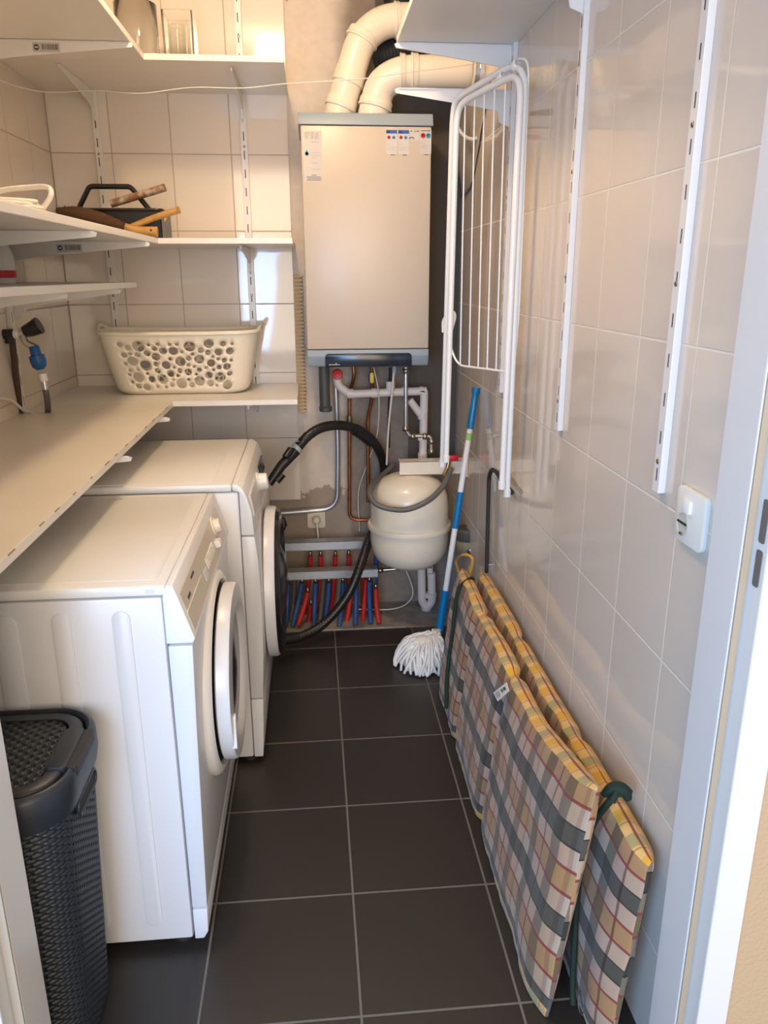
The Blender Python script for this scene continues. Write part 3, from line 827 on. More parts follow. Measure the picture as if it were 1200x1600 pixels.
# ================================================================ PIPES UNDER THE BOILER
def run(name, label, cat, pts, r, m, bend=.03, seg=14, smooth=False):
    P = smooth_path(pts, 8) if smooth else round_path(pts, bend, 6)
    return tag(obj(name, one(tube, P, r, seg), m, None, True, 60), label, cat)
t = thing('waste_pipe', 'pinkish white plastic waste pipe with tee and branch under the boiler', 'pipe', (0.044, 0.31, 0.992))
obj('pipe', one(tube, round_path([(0.037, 0.31, 1.022), (0.039, 0.31, 0.987), (0.084, 0.31, 0.951), (0.392, 0.31, 0.959)], .02), .0165, 18), M_pvc, t, True, 60)
obj('down_pipe', one(tube, round_path([(0.364, 0.31, 0.962), (0.384, 0.31, 0.959), (0.381, 0.31, 0.618)], .01), .0165, 18), M_pvc, t, True, 60)
obj('branch', one(tube, [(0.325, 0.31, 0.924), (0.378, 0.31, 0.853)], .015, 18), M_pvc, t, True, 60)
obj('tee', one(tube, [(0.248, 0.31, 0.999), (0.248, 0.31, 0.953)], .018, 18), M_pvc, t, True, 60)
obj('red_cap', one(lathe, [(.020, -.012), (.021, .008), (.018, .014), (.006, .012), (0, .010)], (0.037, 0.3, 1.031), (0, -1, 0), 22), M_redp, t, True)
for c_, d_ in (((0.087, 0.31, 0.953), (1, 0, 0)), ((0.184, 0.31, 0.954), (1, 0, 0)), ((0.304, 0.31, 0.958), (1, 0, 0)), ((0.378, 0.31, 0.858), (0, 0, 1)), ((0.379, 0.31, 0.771), (0, 0, 1)), ((0.38, 0.31, 0.694), (0, 0, 1))):
    obj('collar', one(lathe, [(.0165, -.012), (.0195, -.012), (.0195, .012), (.0165, .012)], c_, d_, 18, cap=False), M_pvc, t, True)
t = thing('boiler_outlet', 'dark grey outlet tube hanging under the left of the boiler', 'pipe', (-0.012, 0.27, 0.998))
obj('tube', one(tube, [(-0.015, 0.27, 1.072), (-0.014, 0.27, 0.908)], .021, 20), M_dkpipe, t, True, 60)
obj('nut', one(lathe, [(.021, .0), (.025, .002), (.026, .018), (.020, .024)], (-0.012, 0.27, 0.89), (0, 0, 1), 20), M_dkpipe, t, True)
run('conduit', 'thin galvanised conduit dropping and bending left towards the far machine', 'pipe', [(0.032, 0.39, 1.007), (0.036, 0.39, 0.717), (0.028, 0.39, 0.453), (-0.213, 0.39, 0.44)], .0105, M_galv, .07)
t = thing('copper_pipe', 'copper pipe with a joint, left one of the two under the boiler', 'pipe', (0.089, 0.38, 0.718))
obj('pipe', one(tube, round_path([(0.103, 0.34, 1.063), (0.105, 0.34, 1.013), (0.087, 0.38, 0.943), (0.079, 0.38, 0.406), (0.172, 0.38, 0.4)], .035), .0075, 12), M_copper, t, True)
obj('joint', one(cyl, (0.086, 0.38, 0.851), (0.085, 0.38, 0.809), .012), M_brass, t, True)
t = thing('copper_pipe', 'copper pipe with a yellow valve, right one of the two under the boiler', 'pipe', (0.174, 0.38, 0.716))
obj('pipe', one(tube, round_path([(0.177, 0.34, 1.062), (0.177, 0.36, 0.919), (0.162, 0.38, 0.85), (0.159, 0.38, 0.48)], .03), .0075, 12), M_copper, t, True)
v0 = Vector((0.175, 0.33, 1.013))
obj('valve_handle', one(prism, rrect(v0.x, v0.z, .016, .042, .0075), 1, v0.y - .016, v0.y - .006, .002), M_yel, t, True)
obj('valve_body', one(lathe, [(.012, -.02), (.014, -.01), (.014, .01), (.012, .02)], v0, (0, 0, 1), 16), M_brass, t, True)
run('hose', 'thin black hose hanging behind the white cable under the boiler', 'hose', [(0.257, 0.4, 1.042), (0.253, 0.415, 0.869), (0.25, 0.418, 0.706)], .0062, M_blkm)
t = thing('water_pipe', 'chrome water pipe with elbow fittings right of the waste pipe', 'pipe', (0.305, 0.268, 0.892))
obj('pipe', one(tube, round_path([(0.304, 0.268, 1.058), (0.305, 0.268, 0.81), (0.321, 0.268, 0.786), (0.407, 0.268, 0.782), (0.41, 0.268, 0.713)], .012), .0078, 14), M_steel, t, True)
for c_, d_ in (((0.304, 0.268, 1.044), (0, 0, 1)), ((0.305, 0.268, 0.815), (0, 0, 1)), ((0.334, 0.268, 0.783), (1, 0, 0)), ((0.383, 0.268, 0.782), (1, 0, 0)), ((0.41, 0.268, 0.761), (0, 0, 1)), ((0.41, 0.268, 0.719), (0, 0, 1))):
    obj('fitting', one(lathe, [(.008, -.010), (.0125, -.009), (.0125, .009), (.008, .010)], c_, d_, 8), M_brass, t, False)
t = thing('cable', 'white power cable hanging from the boiler in front of the dark hose', 'cable', (0.255, 0.26, 0.995))
obj('cord', one(tube, smooth_path([(0.257, 0.25, 1.066), (0.249, 0.25, 0.972), (0.237, 0.28, 0.814), (0.234, 0.33, 0.655)], 8), .0042, 8), M_cable, t, True)
obj('gland', one(cyl, (0.257, 0.25, 1.061), (0.257, 0.25, 1.041), .009), M_bgrey, t, True)
run('cable', 'thin white wire hanging from the boiler between the copper pipes', 'cable', [(0.178, 0.26, 1.061), (0.199, 0.28, 0.943), (0.197, 0.36, 0.773), (0.154, 0.4, 0.629), (0.12, 0.4, 0.518), (0.123, 0.4, 0.346)], .0022, M_cable, smooth=True, seg=8)
# bracket beam, expansion vessel, valve, hose
bm = B(); box(bm, .268, .534, .15, .20, .652, .655); box(bm, .268, .534, .15, .153, .652, .708, .0008); box(bm, .268, .534, .15, .20, .705, .708); box(bm, .528, .534, .13, .22, .645, .716)
tag(obj('support_beam', bm, M_ves), 'white steel channel bracket across the top of the expansion vessel', 'bracket')
t = thing('expansion_vessel', 'round cream expansion vessel with a raised belt', 'expansion vessel', (.312, .20, .26))
prof = [(0, .262), (.06, .266), (.105, .280), (.137, .305), (.153, .34), (.158, .38), (.158, .428), (.167, .430), (.169, .440), (.167, .450), (.156, .453), (.155, .53), (.150, .565), (.137, .600), (.112, .628), (.075, .645), (.03, .652), (0, .653)]
obj('tank', one(lathe, prof, (.312, .185, 0), (0, 0, 1), 64), M_ves, t, True, 60)
obj('neck', one(lathe, [(.014, .645), (.016, .650), (.016, .662), (.012, .664)], (.312, .175, 0), (0, 0, 1), 20), M_white, t, True)
t = thing('filling_valve', 'brass filling valve with a red handle beside the vessel bracket', 'valve', (0.461, 0.12, 0.71))
v0 = Vector((0.471, 0.135, 0.721)); v1 = Vector((0.452, 0.12, 0.669))
obj('body', one(tube, [(0.466, 0.14, 0.72), (0.451, 0.12, 0.685), (0.436, 0.1, 0.664)], .009, 14), M_brass, t, True)
obj('handle', one(box, v0.x - .018, v0.x + .024, v0.y - .012, v0.y + .006, v0.z - .010, v0.z + .013, .004), M_redp, t, True)
run('filling_hose', 'grey rubber filling hose looped over the front of the expansion vessel', 'hose',
    [(0.26, 0.33, 0.649), (0.212, 0.26, 0.63), (0.162, 0.12, 0.633), (0.143, 0.04, 0.612), (0.174, 0.005, 0.576), (0.269, -0.01, 0.561), (0.357, 0, 0.59), (0.421, 0.04, 0.635), (0.463, 0.1, 0.689)], .0105, M_grey, smooth=True, seg=14)
t = thing('vacuum_hose', 'black vacuum cleaner hose arching behind the vessel down to the floor', 'hose', (-0.087, 0.12, 0.815))
hp = [(-0.121, 0.1, 0.788), (-0.079, 0.12, 0.827), (-0.025, 0.15, 0.85), (0.05, 0.2, 0.846), (0.128, 0.26, 0.808), (0.191, 0.32, 0.736), (0.228, 0.385, 0.631), (0.219, 0.385, 0.463), (0.149, 0.22, 0.363), (0.101, 0.13, 0.268), (0.046, 0.09, 0.168), (-0.046, 0.05, 0.079), (-0.136, 0.01, 0.047), (-0.221, -0.03, 0.049)]
P_ = densify(smooth_path(hp, 8), .004)
obj('hose', one(tube, P_, lambda q: .0185 + .0008 * math.sin(q * len(P_) / 2.0 * 2 * PI / 1.5), 18), M_blk, t, True, 180)
obj('sleeve', one(tube, [(0.104, 0.25, 0.818), (0.133, 0.27, 0.795), (0.169, 0.3, 0.759)], .024, 18), M_blk, t, True, 60)
obj('collar', one(cyl, (-0.136, 0.1, 0.769), (-0.111, 0.11, 0.8), .021), mat('light grey plastic', (.45, .44, .43), .4), t, True, 60)
obj('tube_grip', one(tube, [(-0.234, 0.05, 0.66), (-0.185, 0.07, 0.723), (-0.131, 0.1, 0.773)], lambda q: .016 + .005 * q, 18), M_blk, t, True, 60)
obj('latch', one(tube, [(-0.169, 0.06, 0.756), (-0.147, 0.08, 0.783)], .014, 10), M_blk, t, True, 60)
obj('latch', one(tube, [(-0.205, 0.05, 0.669), (-0.181, 0.06, 0.693)], .014, 10), M_blk, t, True, 60)
# double socket low on the wall with its plug
t = thing('wall_socket', 'square beige wall socket with a plug, low on the plaster wall', 'socket', (-0.065, 0.43, 0.395))
c = Vector((-0.062, 0.42, 0.398))
obj('plate', one(prism, rrect(c.x, c.z, .078, .075, .010), 1, c.y - .004, c.y + .008, .002), M_cream, t, True)
obj('socket_ring', one(lathe, [(.024, 0), (.024, .006), (.020, .006), (.020, .001)], (c.x, c.y - .004, c.z), (0, -1, 0), 24, cap=False), M_cream, t, True)
t = thing('power_plug', 'cream plug and cord in the low wall socket', 'plug', tuple(c))
obj('plug_body', one(lathe, [(.018, .004), (.018, .02), (.012, .032), (.006, .036)], (c.x, c.y, c.z), (0, -1, 0), 20), M_cable, t, True)
obj('cord', one(tube, smooth_path([(c.x, c.y - .036, c.z), (c.x + .003, c.y - .045, c.z - .02), (-0.056, 0.37, 0.339), (-0.05, 0.38, 0.265)], 8), .004, 8), M_cable, t, True)
run('cable', 'coiled dark cable hanging beside the far machine', 'cable', [(-0.215, 0.38, 0.432), (-0.195, 0.38, 0.414), (-0.196, 0.38, 0.375), (-0.216, 0.38, 0.364), (-0.219, 0.375, 0.408), (-0.199, 0.37, 0.423), (-0.187, 0.37, 0.389)], .0035, M_blkm, smooth=True, seg=8)

# ================================================================ HEATING MANIFOLD
def ubar(x0, x1, z, yb, label):
    t_ = thing('manifold_bar', label, 'manifold', ((x0 + x1) / 2, yb, z), 'heating manifold bars')
    bm = B(); box(bm, x0, x1, yb, yb + .05, z + .034, z + .0365, .0005); box(bm, x0, x1, yb, yb + .0025, z, z + .0365, .0005); box(bm, x0, x1, yb, yb + .012, z, z + .002)
    obj('channel', bm, M_galv, t_)
    return t_
up = ubar(-.225, .150, .310, .27, 'galvanised manifold bar, upper one of the two')
lowb = ubar(-.225, .188, .195, .235, 'galvanised manifold bar, lower one of the two')
tag(obj('manifold_pipe', one(tube, [(.188, .262, .215), (.42, .262, .225)], .0075, 12), M_steel, None, True, 60), 'thin steel pipe leaving the lower manifold bar to the right', 'pipe')
obj('end_nut', one(cyl, (.188, .262, .215), (.212, .262, .2155), .012, seg=8), M_brass, lowb)
def mtube(m, label, pts, r=.0105):
    P = smooth_path(pts, 6)
    t_ = thing('heating_tube', label, 'tube', tuple(P[0]), 'heating tubes')
    obj('sleeve', one(tube, P, r, 12), m, t_, True, 60)
    q = P[0]
    obj('nut', one(lathe, [(.0055, .0), (.0075, .002), (.0075, .014), (.004, .022)], q, (0, 0, 1), 8), M_brass, t_)
    return t_
ordn = ['first', 'second', 'third', 'fourth', 'fifth', 'sixth', 'seventh']
UP = [((-0.091, 0.32, 0.271), (-0.096, 0.33, 0.204), (-0.117, 0.34, 0.052), (-0.13, 0.34, -0.013)), ((-0.048, 0.32, 0.27), (-0.05, 0.33, 0.202), (-0.056, 0.34, 0.08), (-0.08, 0.34, -0.016)), ((0.014, 0.32, 0.267), (0.01, 0.33, 0.2), (-0.004, 0.34, 0.048), (-0.019, 0.34, -0.018)), ((0.071, 0.32, 0.268), (0.071, 0.33, 0.197), (0.071, 0.34, 0.044), (0.065, 0.34, -0.022)), ((0.131, 0.32, 0.269), (0.134, 0.33, 0.195), (0.133, 0.34, 0.042), (0.126, 0.34, -0.025))]
for k, pts in enumerate(UP):
    mtube(M_redt, 'red tube under the upper manifold bar, %s from the left' % ordn[k], pts)
LB = [((-0.187, 0.26, 0.171), (-0.193, 0.25, 0.095), (-0.203, 0.2, 0.007)), ((-0.129, 0.26, 0.172), (-0.147, 0.25, 0.093), (-0.174, 0.2, 0.003)), ((-0.073, 0.26, 0.17), (-0.078, 0.25, 0.09), (-0.086, 0.2, -0.004)), ((-0.017, 0.26, 0.17), (-0.024, 0.25, 0.088), (-0.043, 0.2, -0)), ((0.042, 0.26, 0.168), (0.035, 0.25, 0.085), (0.021, 0.2, -0.006)), ((0.096, 0.26, 0.169), (0.095, 0.25, 0.083), (0.088, 0.2, -0.003)), ((0.153, 0.26, 0.167), (0.152, 0.25, 0.08), (0.153, 0.2, 0.003))]
for k, pts in enumerate(LB):
    mtube(M_bluet, 'blue tube under the lower manifold bar, %s from the left' % ordn[k], pts)
LR = [((-0.106, 0.24, 0.136), (-0.121, 0.23, 0.086), (-0.149, 0.19, 0.012)), ((0.179, 0.245, 0.14), (0.18, 0.235, 0.071), (0.187, 0.19, 0.006)), ((0.087, 0.29, 0.166), (0.069, 0.285, 0.054), (0.052, 0.24, -0.014)), ((0.142, 0.29, 0.167), (0.132, 0.285, 0.051), (0.123, 0.24, -0.009)), ((-0.095, 0.29, 0.058), (-0.102, 0.285, 0.016), (-0.111, 0.24, -0.019))]
for k, pts in enumerate(LR):
    mtube(M_redt, ['red tube leaning left in front between the first blue tubes', 'red tube leaning right at the right end of the manifold', 'red tube rising between the fourth and fifth blue tubes', 'red tube just left of the last blue tube', 'short red tube stub low between the blue tubes'][k], pts)
LG = [((-0.162, 0.31, 0.17), (-0.168, 0.31, 0.068), (-0.181, 0.26, -0.004)), ((-0.037, 0.31, 0.166), (-0.048, 0.31, 0.063), (-0.059, 0.26, -0.004)), ((0.175, 0.33, 0.164), (0.18, 0.34, 0.07), (0.183, 0.34, -0.006))]
for k, pts in enumerate(LG):
    mtube(M_gryt, ['dusty grey tube behind the first two blue tubes', 'dusty grey tube behind the third blue tube', 'dusty grey tube at the right end behind the red one'][k], pts)
mtube(M_bluet, 'blue tube between the manifold bars beside the black hose', [(0.189, 0.33, 0.275), (0.189, 0.335, 0.22), (0.183, 0.34, 0.04)])
tag(obj('bracket_foot', one(box, -.208, -.190, .268, .29, .232, .312, .001), M_galv), 'small galvanised bracket joining the two manifold bars on the left', 'bracket')
# trap and white cable at the right of the manifold
t = thing('drain_trap', 'white plastic drain trap below the expansion vessel', 'drain trap', (0.412, 0.33, 0.095))
obj('bend', one(tube, round_path([(0.366, 0.33, 0.198), (0.383, 0.33, 0.209), (0.388, 0.33, 0.035), (0.411, 0.33, 0.004), (0.433, 0.33, 0.033), (0.428, 0.33, 0.169)], .03), .018, 18), M_pvc, t, True, 60)
obj('nut', one(lathe, [(.018, -.01), (.026, -.008), (.026, .010), (.018, .012)], (0.427, 0.33, 0.064), (0, 0, 1), 12), M_pvc, t, True)
obj('riser', one(tube, [(0.423, 0.34, 0.195), (0.424, 0.34, 0.15)], .014, 16), M_pvc, t, True, 60)
obj('base_cup', one(lathe, [(.02, 0), (.024, .01), (.024, .022), (.018, .028)], (0.408, 0.33, -0.008), (0, 0, 1), 18), M_pvc, t, True)
run('cable', 'white cable curling below the expansion vessel to the floor', 'cable', [(0.286, 0.36, 0.237), (0.325, 0.36, 0.161), (0.352, 0.36, 0.07), (0.324, 0.34, 0.025), (0.247, 0.3, 0.018), (0.108, 0.3, 0.024)], .003, M_cable, smooth=True, seg=8)
t = thing('gas_regulator', 'round olive pressure regulator with a dark cap in the corner', 'regulator', (0.535, 0.08, 0.412))
c = Vector((0.536, 0.1, 0.4)); c.z -= .02
obj('cup', one(lathe, [(0, -.048), (.03, -.044), (.045, -.025), (.049, .0), (.048, .022), (0, .022)], c, (0, 0, 1), 32), M_olive, t, True)
obj('cap', one(lathe, [(.050, .020), (.052, .026), (.051, .058), (.044, .066), (.02, .064), (.016, .058), (0, .058)], c, (0, 0, 1), 32), M_dkpipe, t, True)
obj('union', one(tube, [(0.532, 0.05, 0.374), (0.554, 0.04, 0.34), (0.568, 0.04, 0.304)], .012, 14), M_brass, t, True, 60)
run('gas_pipe', 'thin dark pipe bent like a hook on the right tiled wall', 'pipe', [(0.519, -0.316, 0.419), (0.519, -0.299, 0.757), (0.519, -0.332, 0.791), (0.519, -0.395, 0.798), (0.521, -0.597, 0.784)], .0068, M_blkm, .02)

# ================================================================ MOP
t = thing('mop', 'string mop with a blue and white handle leaning in the corner', 'mop', (.33, -.15, 0))
m0 = Vector((.391, -.105, .075)); m1 = Vector((0.522, -0.034, 1.017))
def mp(z): return m0.lerp(m1, z)
obj('handle_tube', one(tube, [mp(.20), mp(.97)], .0105, 16), M_white, t, True, 60)
bm = B(); P = [mp(.845 + .155 * k / 10) for k in range(11)]; tube(bm, P, lambda q: .0125 + .003 * (q > .85) + .0015 * math.sin(q * 6), 16)
obj('hand_grip', bm, M_blue, t, True, 60, label='blue plastic grip')
obj('lower_sleeve', one(tube, [mp(.455), mp(.60)], .0122, 16), M_blue, t, True, 60, label='blue middle sleeve')
bm = B(); P = [mp(-.02 + .22 * k / 8) for k in range(9)]; tube(bm, P, lambda q: .0155 if q > .12 else .022 - .05 * q, 18)
obj('socket', bm, M_blue, t, True, 60, label='blue socket')
st = mp(.815); bm = B(); lathe(bm, [(.0108, -.013), (.0108, .013)], st, m1 - m0, 16, cap=False)
stk = obj('sticker', bm, mat('sticker green', (.35, .62, .18), .5), t, True)
rnd = random.Random(5)
bm = B(); hc = Vector((.330, -.165, 0))
lathe(bm, [(0, .004), (.07, .006), (.085, .03), (.07, .075), (.035, .105), (0, .112)], hc, (0, 0, 1), 24)
for k in range(150):
    a = rnd.uniform(0, 2 * PI); rr = rnd.uniform(.075, .112); tw = rnd.uniform(-.5, .5)
    c0_ = Vector((.375, -.125, .095)) + Vector((rnd.uniform(-.03, .02), rnd.uniform(-.03, .02), rnd.uniform(-.01, .02)))
    p1 = hc + Vector((math.cos(a + tw * .5) * rr * .62, math.sin(a + tw * .5) * rr * .62, rnd.uniform(.075, .10)))
    p2 = hc + Vector((math.cos(a + tw) * rr, math.sin(a + tw) * rr, rnd.uniform(.03, .055)))
    p3 = hc + Vector((math.cos(a + tw * 1.3) * rr * 1.06, math.sin(a + tw * 1.3) * rr * 1.06, .006))
    for q in (p1, p2, p3): q.x = min(q.x, .395)
    tube(bm, smooth_path([c0_, p1, p2, p3], 5), .0050, 6)
obj('mop_head', bm, M_mopc, t, True, 180)

# ================================================================ LOUNGER CUSHIONS
def cushion(name, label, y0, y1, xb, xt, H, th, folds, seed, parent_label=None, zb=.004, sag=.0, uoff=0):
    """long cushion on its side; xb, xt: x of the outer face at bottom and top (functions of s)"""
    t_ = thing(name, label, 'cushion', ((xb(.5)), (y0 + y1) / 2, 0), 'lounger cushions')
    n = 220; NH = 26; NT_ = 8
    bm = B(); uvl = bm.loops.layers.uv.new('UVMap')
    per = []   # (h 0..1, d 0..1, uvv, mi)
    for k in range(NH): per.append((k / NH, 0, k / NH))
    for k in range(NT_): per.append((1, k / NT_, 1 + k / NT_ * .15))
    for k in range(NH): per.append((1 - k / NH, 1, 1.15 + k / NH))
    for k in range(NT_): per.append((0, 1 - k / NT_, 2.15 + k / NT_ * .15))
    L = abs(y1 - y0); rings = []
    for i in range(n + 1):
        s = i / n; y = y0 + (y1 - y0) * s
        end = min(s, 1 - s) * L
        e = 1 - max(0, 1 - end / .07) ** 2 * .85
        pin = 1
        for fpos, fw, fd in folds: pin -= fd * math.exp(-((s - fpos) * L / fw) ** 2)
        hh = H(s) if callable(H) else H
        B0 = Vector((xb(s), y, zb)); T0 = Vector((xt(s), y, zb + hh)); up_ = (T0 - B0); ln_ = up_.length; up_.normalize()
        nn = Vector((up_.z, 0, -up_.x))
        row = []
        for h_, d_, _ in per:
            hc_ = abs(h_ - .5) * 2
            puff = (1 - hc_ ** 4)
            dd = (d_ - .5) * th * (.80 + .42 * puff) * (.45 + .55 * pin) * e
            rr = .5 - .5 * math.cos(PI * d_)
            ext = (.010 * math.sin(PI * d_)) * (1 if h_ == 1 else (-1 if h_ == 0 else 0))
            hv = h_ * ln_ + ext
            # pleats near the folds and general sag
            q = Vector((y * 9 + seed, h_ * 3.2, d_ * 2)); wv = noise.noise(q) * .0065 + noise.noise(q * 3.1) * .0025
            hv -= (1 - pin) * .010 * (1 if h_ > .5 else -1) * abs(h_ - .5) * 2
            P = B0 + up_ * hv + nn * (th / 2 + dd) + nn * wv * (1 if d_ < .5 else -.5)
            P.z = max(P.z, .002)
            P.y += .006 * noise.noise(Vector((h_ * 5, seed, y * 3)))
            row.append(bm.verts.new(P))
        rings.append(row)
    Np = len(per)
    for i in range(n):
        for k in range(Np):
            k2 = (k + 1) % Np
            fc = bm.faces.new([rings[i][k], rings[i + 1][k], rings[i + 1][k2], rings[i][k2]])
            fc.smooth = True
            edge = (NH <= k < NH + NT_) or k >= 2 * NH + NT_ or k == 0
            fc.material_index = 1 if edge else 0
            va, vb = per[k][2], (per[k2][2] if k2 else 2.3)
            hh = .5
            for lp, (ss, vv) in zip(fc.loops, ((i, va), (i + 1, va), (i + 1, vb), (i, vb))):
                if edge: lp[uvl].uv = (ss / n * L + uoff, (vv - 1) * .42)
                else: lp[uvl].uv = (ss / n * L + uoff, vv * hh)
    for rg, s_ in ((rings[0], 0), (rings[-1], 1)):
        fc = bm.faces.new(rg)
        for lp in fc.loops: lp[uvl].uv = (lp.vert.co.x * 1.0, lp.vert.co.z)
    me_o = obj('cover', bm, [M_plaid, M_plaidy], t_, True, 180)
    return t_
front = cushion('lounger_cushion', 'folded plaid lounger cushion standing in front, with a white tag on its top edge', -.335, -1.635, lambda s: .345 - .008 * s, lambda s: .401,
    lambda s: .440 + .006 * math.sin(s * 17) + .085 * max(0, (s - .72) / .28) ** 1.6, .052, [(.27, .020, .85), (.565, .020, .8)], 1.3)
back = cushion('lounger_cushion', 'plaid lounger cushion standing against the tiled wall, tied with a green strap near the door', -.33, -1.722, lambda s: .432, lambda s: .472,
    lambda s: .425 + .006 * math.sin(s * 9), .050, [(.36, .03, .7), (.72, .022, .5)], 7.7, uoff=.04)
def strap(parent, pts, w_, name='strap'):
    bm = B(); tube(bm, smooth_path(pts, 8), w_, 8); return obj(name, bm, M_green, parent, True, 60)
strap(front, [(0.455, -0.409, 0.419), (0.44, -0.446, 0.453), (0.41, -0.471, 0.448), (0.386, -0.49, 0.424), (0.368, -0.514, 0.298), (0.348, -0.549, 0.172), (0.332, -0.629, 0.087)], .0062)
strap(back, [tuple(Vector((0.478, -1.598, 0.48)) + Vector((-.005, 0, 0))), (0.464, -1.597, 0.462), (0.455, -1.565, 0.396), (0.448, -1.553, 0.324), (0.44, -1.552, 0.227), (0.424, -1.602, 0.068), (0.419, -1.628, 0.018)], .0065)
kc = Vector((0.478, -1.598, 0.48))
bm = B()
tube(bm, smooth_path([kc + Vector((-.020, .012, -.006)), kc + Vector((-.004, .006, .010)), kc + Vector((.014, -.002, .010)), kc + Vector((.022, -.010, -.004))], 6), lambda q: .006 + .008 * math.sin(PI * q), 10)
tube(bm, smooth_path([kc + Vector((-.012, -.012, -.004)), kc + Vector((0, -.004, .013)), kc + Vector((.008, .012, .004))], 6), .007, 8)
tube(bm, smooth_path([kc + Vector((.010, -.006, .006)), kc + Vector((.020, .002, .012)), kc + Vector((.030, .006, .002))], 6), .005, 8)
obj('knot', bm, M_green, back, True)
# care tag with print
bm = B()
tg = [(0.388, -1.026, 0.37), (0.4, -1.106, 0.444), (0.395, -1.151, 0.446), (0.383, -1.094, 0.385)]
P4 = [Vector(p) + Vector((-.006, 0, 0)) for p in tg]
vs = [bm.verts.new(p) for p in P4] + [bm.verts.new(p + Vector((.0012, 0, 0))) for p in P4]
bm.faces.new(vs[:4]); bm.faces.new(vs[4:][::-1])
for i in range(4): bm.faces.new([vs[i], vs[(i + 1) % 4], vs[4 + (i + 1) % 4], vs[4 + i]])
e1 = P4[1] - P4[0]; e2 = P4[3] - P4[0]
def tq(u0, u1, v0_, v1_, mi):
    q = [bm.verts.new(P4[0] + e1 * u + e2 * v_ + Vector((-.0008, 0, 0))) for u, v_ in ((u0, v0_), (u1, v0_), (u1, v1_), (u0, v1_))]
    fc = bm.faces.new(q); fc.material_index = mi
tq(.48, .62, .25, .55, 1); tq(.66, .80, .25, .55, 2)
for k in range(4): tq(.10 + k * .07, .12 + k * .07, .2, .75, 2)
obj('care_tag', bm, [M_tag, mat('tag green', (.08, .35, .12), .7), M_ink], front, label='white printed tag')
bm = B()
for sy in (0, 1):
    tube(bm, smooth_path([(0.405, -0.394, 0.458), (0.41, -0.329, 0.472), (0.42, -0.397, 0.518), (0.44, -0.446, 0.522), (.445, -.36 - .03 * sy, .440)], 6), .0045, 6)
obj('tie_loop', bm, M_plaidy, front, True)
# stitched round emblem low on the back cushion
ec = Vector((0.407, -1.706, 0.116))
bm = B(); ring = []
for rr_ in (.019, .017):
    tube(bm, [ec + Vector((-.006, rr_ * .9 * math.cos(a), rr_ * 1.25 * math.sin(a))) for a in [2 * PI * k / 28 for k in range(28)]], .0007, 5, True)
tube(bm, [ec + Vector((-.006, .010 * math.sin(a * 1.0), .017 * a / 3)) for a in [-3 + .5 * k for k in range(13)]], .0008, 5)
tube(bm, [ec + Vector((-.006, -.010 * math.sin(a * 1.0), .017 * a / 3)) for a in [-3 + .5 * k for k in range(13)]], .0008, 5)
obj('emblem', bm, M_ink, back, True)

# ================================================================ DRYING RACK
t = thing('drying_rack', 'white tubular drying rack with hanging wires folded against the right wall', 'drying rack', (.42, -.5, .8))
outer = [(0.3524, -0.3441, 0.8113), (0.3596, -0.3603, 1.822), (0.3628, -0.3673, 1.871), (0.378, -0.4012, 1.883), (0.4527, -0.5679, 1.908), (0.4709, -0.6086, 1.908), (0.4838, -0.6374, 1.893), (0.4899, -0.651, 1.861), (0.4912, -0.6538, 0.7928)]
inner = [(0.3551, -0.3992, 0.8391), (0.3615, -0.4134, 1.805), (0.3658, -0.4231, 1.847), (0.3818, -0.4587, 1.861), (0.4502, -0.6112, 1.878), (0.4639, -0.6418, 1.877), (0.4726, -0.6612, 1.862), (0.4754, -0.6675, 1.836), (0.473, -0.6621, 0.8186)]
for nm, P in (('outer_frame', outer), ('inner_frame', inner)):
    o_ = obj(nm, one(tube, smooth_path(P, 8) if False else round_path(P, .02, 5), .0085, 14), M_white, t, True, 60)
    for q, q2 in ((P[0], P[1]), (P[-1], P[-2])):
        q, q2 = Vector(q), Vector(q2); d_ = (q - q2).normalized()
        obj('end_cap', one(cyl, q - d_ * .018, q + d_ * .004, .0105), M_white, o_, True, 60)
wires = [(0.3808, -0.437, 1.857), (0.3991, -0.4777, 1.862), (0.4167, -0.517, 1.866), (0.4348, -0.5574, 1.87), (0.4533, -0.5987, 1.875)]
wb = [(0.384, -0.4441, 1.143), (0.403, -0.4864, 1.144), (0.4213, -0.5273, 1.145), (0.439, -0.5668, 1.145), (0.4562, -0.6051, 1.146)]
for a, b in zip(wires, wb): obj('wire', one(cyl, a, b, .0022, seg=8), M_white, t, True)
obj('wire_frame', one(tube, round_path([(0.3656, -0.4029, 1.716), (0.36, -0.3904, 1.33), (0.3623, -0.3955, 1.188), (0.3799, -0.4349, 1.142), (0.474, -0.6449, 1.147)], .05), .0032, 8), M_white, t, True)
obj('side_wire', one(tube, round_path([(0.4817, -0.6082, 1.925), (0.4942, -0.6362, 1.919), (0.4991, -0.647, 1.894), (0.5015, -0.6524, 1.32), (0.4989, -0.6467, 1.183), (0.494, -0.6357, 1.156)], .03), .003, 8), M_white, t, True)
for c_ in ((0.4465, -0.5835, 1.887), (0.4741, -0.6156, 1.908)):
    c_ = Vector(c_); obj('hook_clip', one(lathe, [(.009, -.009), (.013, -.006), (.013, .006), (.009, .009)], c_, (.2, -.5, .2), 16, cap=False), M_white, t, True)
c_ = Vector((0.363, -0.3581, 1.268)); bm = B(); tube(bm, smooth_path([(0.3505, -0.3302, 1.232), (0.352, -0.3287, 1.27), (0.3696, -0.3629, 1.293), (0.3748, -0.3794, 1.282), (0.3677, -0.3686, 1.244)], 6), .006, 8)
obj('catch', bm, M_white, t, True)
for p_ in ((0.362, -0.3435, 1.341), (0.4925, -0.6347, 1.346), (0.4924, -0.6346, 1.234)):
    obj('rivet', one(lathe, [(.004, 0), (.003, .002), (0, .0025)], p_, (-.6, -.8, 0), 10), M_steel, t, True)
bm = B(); 
